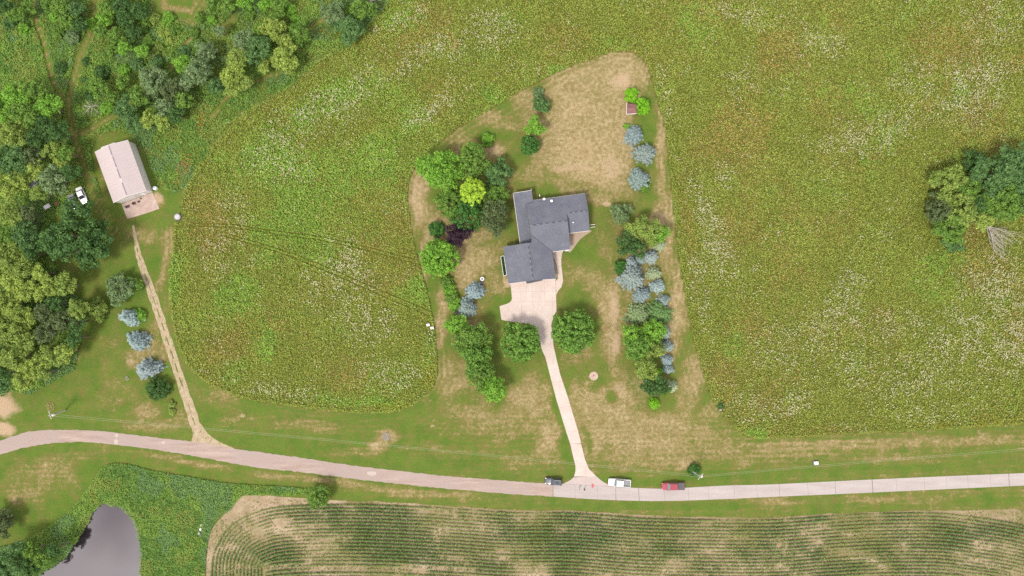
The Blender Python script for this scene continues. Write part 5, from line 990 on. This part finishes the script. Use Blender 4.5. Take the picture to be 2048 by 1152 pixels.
# ------------------------------------------------------------------ people on the road, red mat
M['skin'] = simple('skin', (.45, .27, .2), .6, var=.03); M['hair'] = simple('hair', (.05, .035, .025), .8)
def person(px, py, rz, top, bottom, label, arms):
    x, y = P(px, py, 1.0); root = empty('person', (x, y, 0.046), rz); tag(root, label, 'person')
    J = [(0, 0, .95), (0, 0, 1.15), (0, .01, 1.38), (0, .0, 1.5), (0, .02, 1.64), (0, .02, 1.74), (.09, 0, .88), (.11, .03, .48), (.11, 0, .07), (.11, .13, .04), (-.09, 0, .88), (-.12, .04, .48), (-.13, 0, .07), (-.13, .13, .04)] + arms
    Eg = [(0, 1), (1, 2), (2, 3), (3, 4), (4, 5), (0, 6), (6, 7), (7, 8), (8, 9), (0, 10), (10, 11), (11, 12), (12, 13), (2, 14), (14, 15), (15, 16), (2, 17), (17, 18), (18, 19)]
    Rd = [.14, .13, .16, .06, .10, .07, .09, .065, .045, .045, .09, .065, .045, .045, .06, .045, .035, .06, .045, .035]
    me_ = bpy.data.meshes.new('body'); me_.from_pydata(J, Eg, []); o = link('body', me_, M['skin'], root); sk = o.modifiers.new('skin', 'SKIN')
    for i, r_ in enumerate(Rd): me_.skin_vertices[0].data[i].radius = (r_, r_ * .85)
    me_.skin_vertices[0].data[0].use_root = True; o.modifiers.new('sub', 'SUBSURF').levels = 2; o.modifiers['sub'].render_levels = 2
    dg = bpy.context.evaluated_depsgraph_get(); me2 = bpy.data.meshes.new_from_object(o.evaluated_get(dg)); o.modifiers.clear(); o.data = me2
    tm = simple(label[:12] + '_shirt', top, .8); bm_ = simple(label[:12] + '_trousers', bottom, .8)
    me2.materials.clear(); [me2.materials.append(k) for k in (M['skin'], tm, bm_)]
    for p_ in me2.polygons:
        c = p_.center; p_.material_index = 2 if c.z < .97 else (1 if c.z < 1.49 and (abs(c.x) < .34 and c.z > 1.02) else 0)
    mb = MB(); mb.add(*_dome((0, .0, 1.68), .118)); mb.build('hair', M['hair'], root, smooth_=True)
def _dome(c, r, n=10, m_=4):
    v = [(c[0], c[1], c[2] + r)]; f = []
    for j in range(1, m_ + 1):
        ph = j / m_ * math.pi / 2 * 1.05
        for i in range(n): v.append((c[0] + r * math.sin(ph) * math.cos(2 * math.pi * i / n), c[1] + r * math.sin(ph) * math.sin(2 * math.pi * i / n), c[2] + r * math.cos(ph)))
    f += [(0, 1 + i, 1 + (i + 1) % n) for i in range(n)]
    for j in range(m_ - 1): f += [(1 + j * n + i, 1 + (j + 1) * n + i, 1 + (j + 1) * n + (i + 1) % n, 1 + j * n + (i + 1) % n) for i in range(n)]
    return v, f
armA = [(.2, 0, 1.40), (.28, .05, 1.12), (.24, .22, 1.05), (-.2, 0, 1.40), (-.28, .05, 1.12), (-.22, .22, 1.05)]
armB = [(.2, 0, 1.40), (.36, -.02, 1.16), (.42, .08, .95), (-.2, 0, 1.40), (-.3, .0, 1.14), (-.32, .05, .9)]
person(1158.5, 978, 2.2, (.7, .68, .62), (.5, .46, .4), 'person in pale clothes standing on the road below the driveway mouth', armA)
person(1169, 979, 3.9, (.03, .03, .035), (.05, .05, .06), 'person in dark clothes standing on the road below the driveway mouth', armB)
x, y = P(1184.5, 971.5); mb = MB(); mb.prism([(.42 * math.cos(t_) * (1 if math.cos(t_) > -.3 else .35), .55 * math.sin(t_), .12 + .08 * math.cos(3 * t_)) for t_ in np.linspace(0, 2 * math.pi, 18)[:-1]], .08); o = mb.build('red_bag', simple('red_cloth', (.55, .10, .12), .8, var=.2, scale=4)); o.location = (x, y, .045); tag(o, 'small crumpled red bag on the road right of the two people', 'bag')

# ------------------------------------------------------------------ utility poles and wires
M['pole'] = simple('weathered_pole', (.46, .43, .40), .9, scale=2)
def pole(px, py, tx_, ty_, label, arm_rot, lean=0):
    bx_, by_ = P(px, py); r_ = math.hypot(px - 1024, py - 576); sh = math.hypot(tx_ - px, ty_ - py); hgt = CAM_H * sh / (r_ + sh); root = empty('utility_pole', (bx_, by_, 0)); tag(root, label, 'utility pole')
    tp_ = P(tx_, ty_, hgt); d = (tp_[0] - bx_, tp_[1] - by_); mb = MB(); mb.cyl((0, 0, 0), (d[0], d[1], hgt), .19, .13, 10); mb.build('shaft', M['pole'], root)
    c, s_ = math.cos(arm_rot), math.sin(arm_rot); mb = MB(); mb.box(-1.0, 1.0, -.06, .06, hgt - .55, hgt - .42, Matrix.Translation((d[0], d[1], 0)) @ Matrix.Rotation(arm_rot, 4, 'Z')); arm = mb.build('crossarm', M['pole'], root)
    for k in (-.9, -.3, .9): mb = MB(); mb.cyl((d[0] + k * c, d[1] + k * s_, hgt - .42), (d[0] + k * c, d[1] + k * s_, hgt - .25), .06, n=6); mb.build('insulator', M['white_paint'], arm)
    mb = MB(); mb.cyl((d[0] + .38, d[1] - .1, hgt - 1.7), (d[0] + .38, d[1] - .1, hgt - .75), .27, n=14); tr = mb.build('transformer', M['white_paint'], root); mb = MB(); mb.cyl((d[0] + .38, d[1] - .1, hgt - .75), (d[0] + .38, d[1] - .1, hgt - .6), .1, n=8); mb.build('bushing', M['rimm'], tr)
    mb = MB(); mb.box(d[0] * .62 - .14, d[0] * .62 + .14, d[1] * .62 - .14, d[1] * .62 + .14, hgt * .6, hgt * .66); mb.build('cable_box', M['dark'], root)
    return (bx_ + d[0], by_ + d[1], hgt)
A_ = pole(131, 821, 98, 831, 'leaning looking utility pole with white transformer on the left lawn', 1.9); B_ = pole(1383, 941, 1402, 954, 'utility pole with white transformer near the red truck', .9)
M['wire'] = simple('bare_wire', (.36, .36, .24), .6)
def wire(a, b_, sag, lab):
    cu = MB(); n = 40; pr = None
    for i in range(n + 1):
        t_ = i / n; q_ = (a[0] + (b_[0] - a[0]) * t_, a[1] + (b_[1] - a[1]) * t_, a[2] + (b_[2] - a[2]) * t_ - sag * 4 * t_ * (1 - t_))
        if pr: cu.cyl(pr, q_, .02, n=5, caps=False)
        pr = q_
    tag(cu.build('power_line', M['wire'], fix=False), lab, 'power line', 'power lines along the road')
off = lambda p_, dx, dy, dz: (p_[0] + dx, p_[1] + dy, p_[2] + dz)
wire(off(A_, .1, .35, -.25), off(B_, -.2, .35, -.25), 1.2, 'upper of two pale wires from the left pole to the right pole'); wire(off(A_, -.1, -.1, -.25), off(B_, -.4, -.1, -.4), 1.5, 'lower of two pale wires from the left pole to the right pole')
Rr = (*P(2260, 881, 8), 8.0); wire(off(B_, .2, .3, -.25), Rr, .8, 'upper of two pale wires leaving the right pole towards the right edge'); wire(off(B_, .3, -.1, -.4), off(Rr, 0, -.5, 0), 1.0, 'lower of two pale wires leaving the right pole towards the right edge')
x, y = P(101, 814); mb = MB(); mb.cyl((-1.0, -1.6, 0), (1.4, 1.1, .1), .05, n=6)

# ------------------------------------------------------------------ small things
x, y = P(1264, 217, 2); root = empty('garden_hut', (x, y, 0)); tag(root, 'tiny hut with reddish shingle roof beside two bright bushes', 'hut')
mb = MB(); mb.box(-1.1, 1.0, -1.1, 1.0, 0, 1.9); mb.build('wall', M['siding'], root)
e = [(-1.4, -1.45, 1.85), (1.3, -1.25, 1.85), (1.45, .0, 1.9), (1.25, 1.15, 1.85), (-1.35, 1.4, 1.85)]; rd1, rd2 = (-1.15, 0, 2.75), (.75, -.05, 2.7)
M['hut_roof'] = shingle('red_shingles', G(158, 116, 112), 3)
for f_ in ([e[0], e[1], rd2, rd1], [e[1], e[2], rd2], [e[2], e[3], rd2], [e[3], e[4], rd1, rd2], [e[4], e[0], rd1]):
    mb = MB(); n_ = len(f_); mb.add(f_ + [(a, b_, c - .08) for a, b_, c in f_], [tuple(range(n_)), tuple(range(2 * n_ - 1, n_ - 1, -1))] + [(i, (i + 1) % n_, n_ + (i + 1) % n_, n_ + i) for i in range(n_)]); mb.build('roof_slope', M['hut_roof'], root)
mb = MB(); mb.cyl(e[4], e[0], .07, n=5); mb.cyl(e[0], e[1], .05, n=5); mb.build('fascia', M['white_paint'], root)
x, y = P(1187.5, 752); mb = MB(); mb.cyl((0, 0, -.05), (0, 0, .06), 1.2, 1.15, 28); root = mb.build('fire_ring_pad', simple('sand_pad', G(214, 186, 166), .95, scale=2)); root.location = (x, y, 0); tag(root, 'round pale sandy pad with a dark centre in the lawn right of the driveway', 'fire pit'); mb = MB(); mb.cyl((-.05, .05, .06), (-.05, .05, .3), .13, n=8); mb.build('centre_post', M['dark'], root)
# round barbecue or bird bath left of the garage
x, y = P(964.5, 558.5, .8); root = empty('bird_bath', (x, y, 0)); tag(root, 'round white rimmed basin on a dark base above the pale blue spruces', 'bird bath')
mb = MB(); mb.box(-.5, .35, -1.35, .1, 0, .3); mb.build('base', simple('dark_paver', (.09, .08, .08), .9), root); mb = MB(); mb.cyl((0, .1, .3), (0, .1, .8), .16, n=10); mb.build('pedestal', M['skylight'], root); mb = MB(); mb.cyl((0, .1, .8), (0, .1, 1.0), .3, .52, 18); mb.build('basin', M['white_paint'], root); mb = MB(); mb.cyl((0, .1, 1.0), (0, .1, 1.01), .38, n=18); mb.build('bowl', M['skylight'], root)
def hive(px, py, rz, lab):
    x, y = P(px, py, .8); root = empty('bee_box', (x, y, 0), rz); tag(root, lab, 'box', 'white boxes at the meadow edge'); mb = MB(); mb.box(-.35, .35, -.25, .25, .1, .7); mb.build('box_body', M['white_paint'], root); mb = MB(); mb.box(-.4, .4, -.3, .3, .7, .78); mb.build('lid', M['white_paint'], root)
hive(856, 650, .2, 'upper of two white boxes at the meadow right edge'); hive(864, 656, .2, 'lower of two white boxes at the meadow right edge')
x, y = P(1633, 926.5, .8); root = empty('utility_pedestal', (x, y, 0), .1); tag(root, 'small white utility box alone in the right roadside lawn', 'utility box'); mb = MB(); mb.box(-.45, .45, -.35, .35, 0, .75); mb.build('cabinet', M['white_paint'], root); mb = MB(); mb.box(-.5, .5, -.4, .4, .75, .82); mb.build('lid', M['white_paint'], root); mb = MB(); mb.box(-.7, .6, -.6, .5, -.02, .05); mb.build('pad', M['ridge'], root)
x, y = P(1441, 819, .3); o = tag(MB().prism([(.4 * math.cos(t_) * random.uniform(.8, 1.1), .5 * math.sin(t_) * random.uniform(.8, 1.1), .55) for t_ in np.linspace(0, 2 * math.pi, 10)[:-1]], .6).build('boulder', simple('pale_stone', G(200, 180, 165), .9), bevel=.1), 'pale boulder at the meadow edge low right of the house lot', 'boulder'); o.location = (x, y, 0)
T('shrub', 1441, 812, 6, 'dark', 'little dark bush beside the pale boulder')
x, y = P(406, 1052, .3)
for i, (px, py) in enumerate([(402, 1058), (399, 1066), (404, 1050)]):
    x, y = P(px, py); o = MB().prism([(.35 * math.cos(t_) * random.uniform(.7, 1.2), .4 * math.sin(t_) * random.uniform(.7, 1.2), .5) for t_ in np.linspace(0, 2 * math.pi, 9)[:-1]], .55).build('stone', M['skylight'] if i == 1 else M['trim'], bevel=.08); o.location = (x, y, 0); tag(o, ['middle', 'lowest', 'topmost'][i] + ' of three pale stones in the weeds left of the corn', 'stone', 'stones by the corn field')
# scattered fieldstones and the twig heap on the verge
def twigs(px, py, n, r, mat, label, name='twig_heap'):
    rd = random.Random(px); x, y = P(px, py); mb = MB()
    for _ in range(n):
        a = rd.random() * 6.28; d = r * rd.random() ** .6; l = rd.uniform(.3, .9); c = (d * math.cos(a), d * math.sin(a), rd.uniform(.03, .35)); b_ = rd.random() * 6.28
        mb.cyl((c[0] - l / 2 * math.cos(b_), c[1] - l / 2 * math.sin(b_), c[2]), (c[0] + l / 2 * math.cos(b_), c[1] + l / 2 * math.sin(b_), max(.03, c[2] + rd.uniform(-.15, .15))), .03, n=4)
    o = mb.build(name, mat, fix=False); o.location = (x, y, 0); tag(o, label, 'brush pile')
twigs(773, 873, 90, 1.0, M['deadwood'], 'small heap of dry twigs on the lawn above the gravel road')
twigs(102, 813, 60, 1.1, simple('straw', (.4, .33, .14), .9), 'straw coloured grass clump beside the left pole', 'dry_clump')
twigs(254, 756, 14, .6, M['deadwood'], 'little stick pile on the left lawn by the largest spruce')
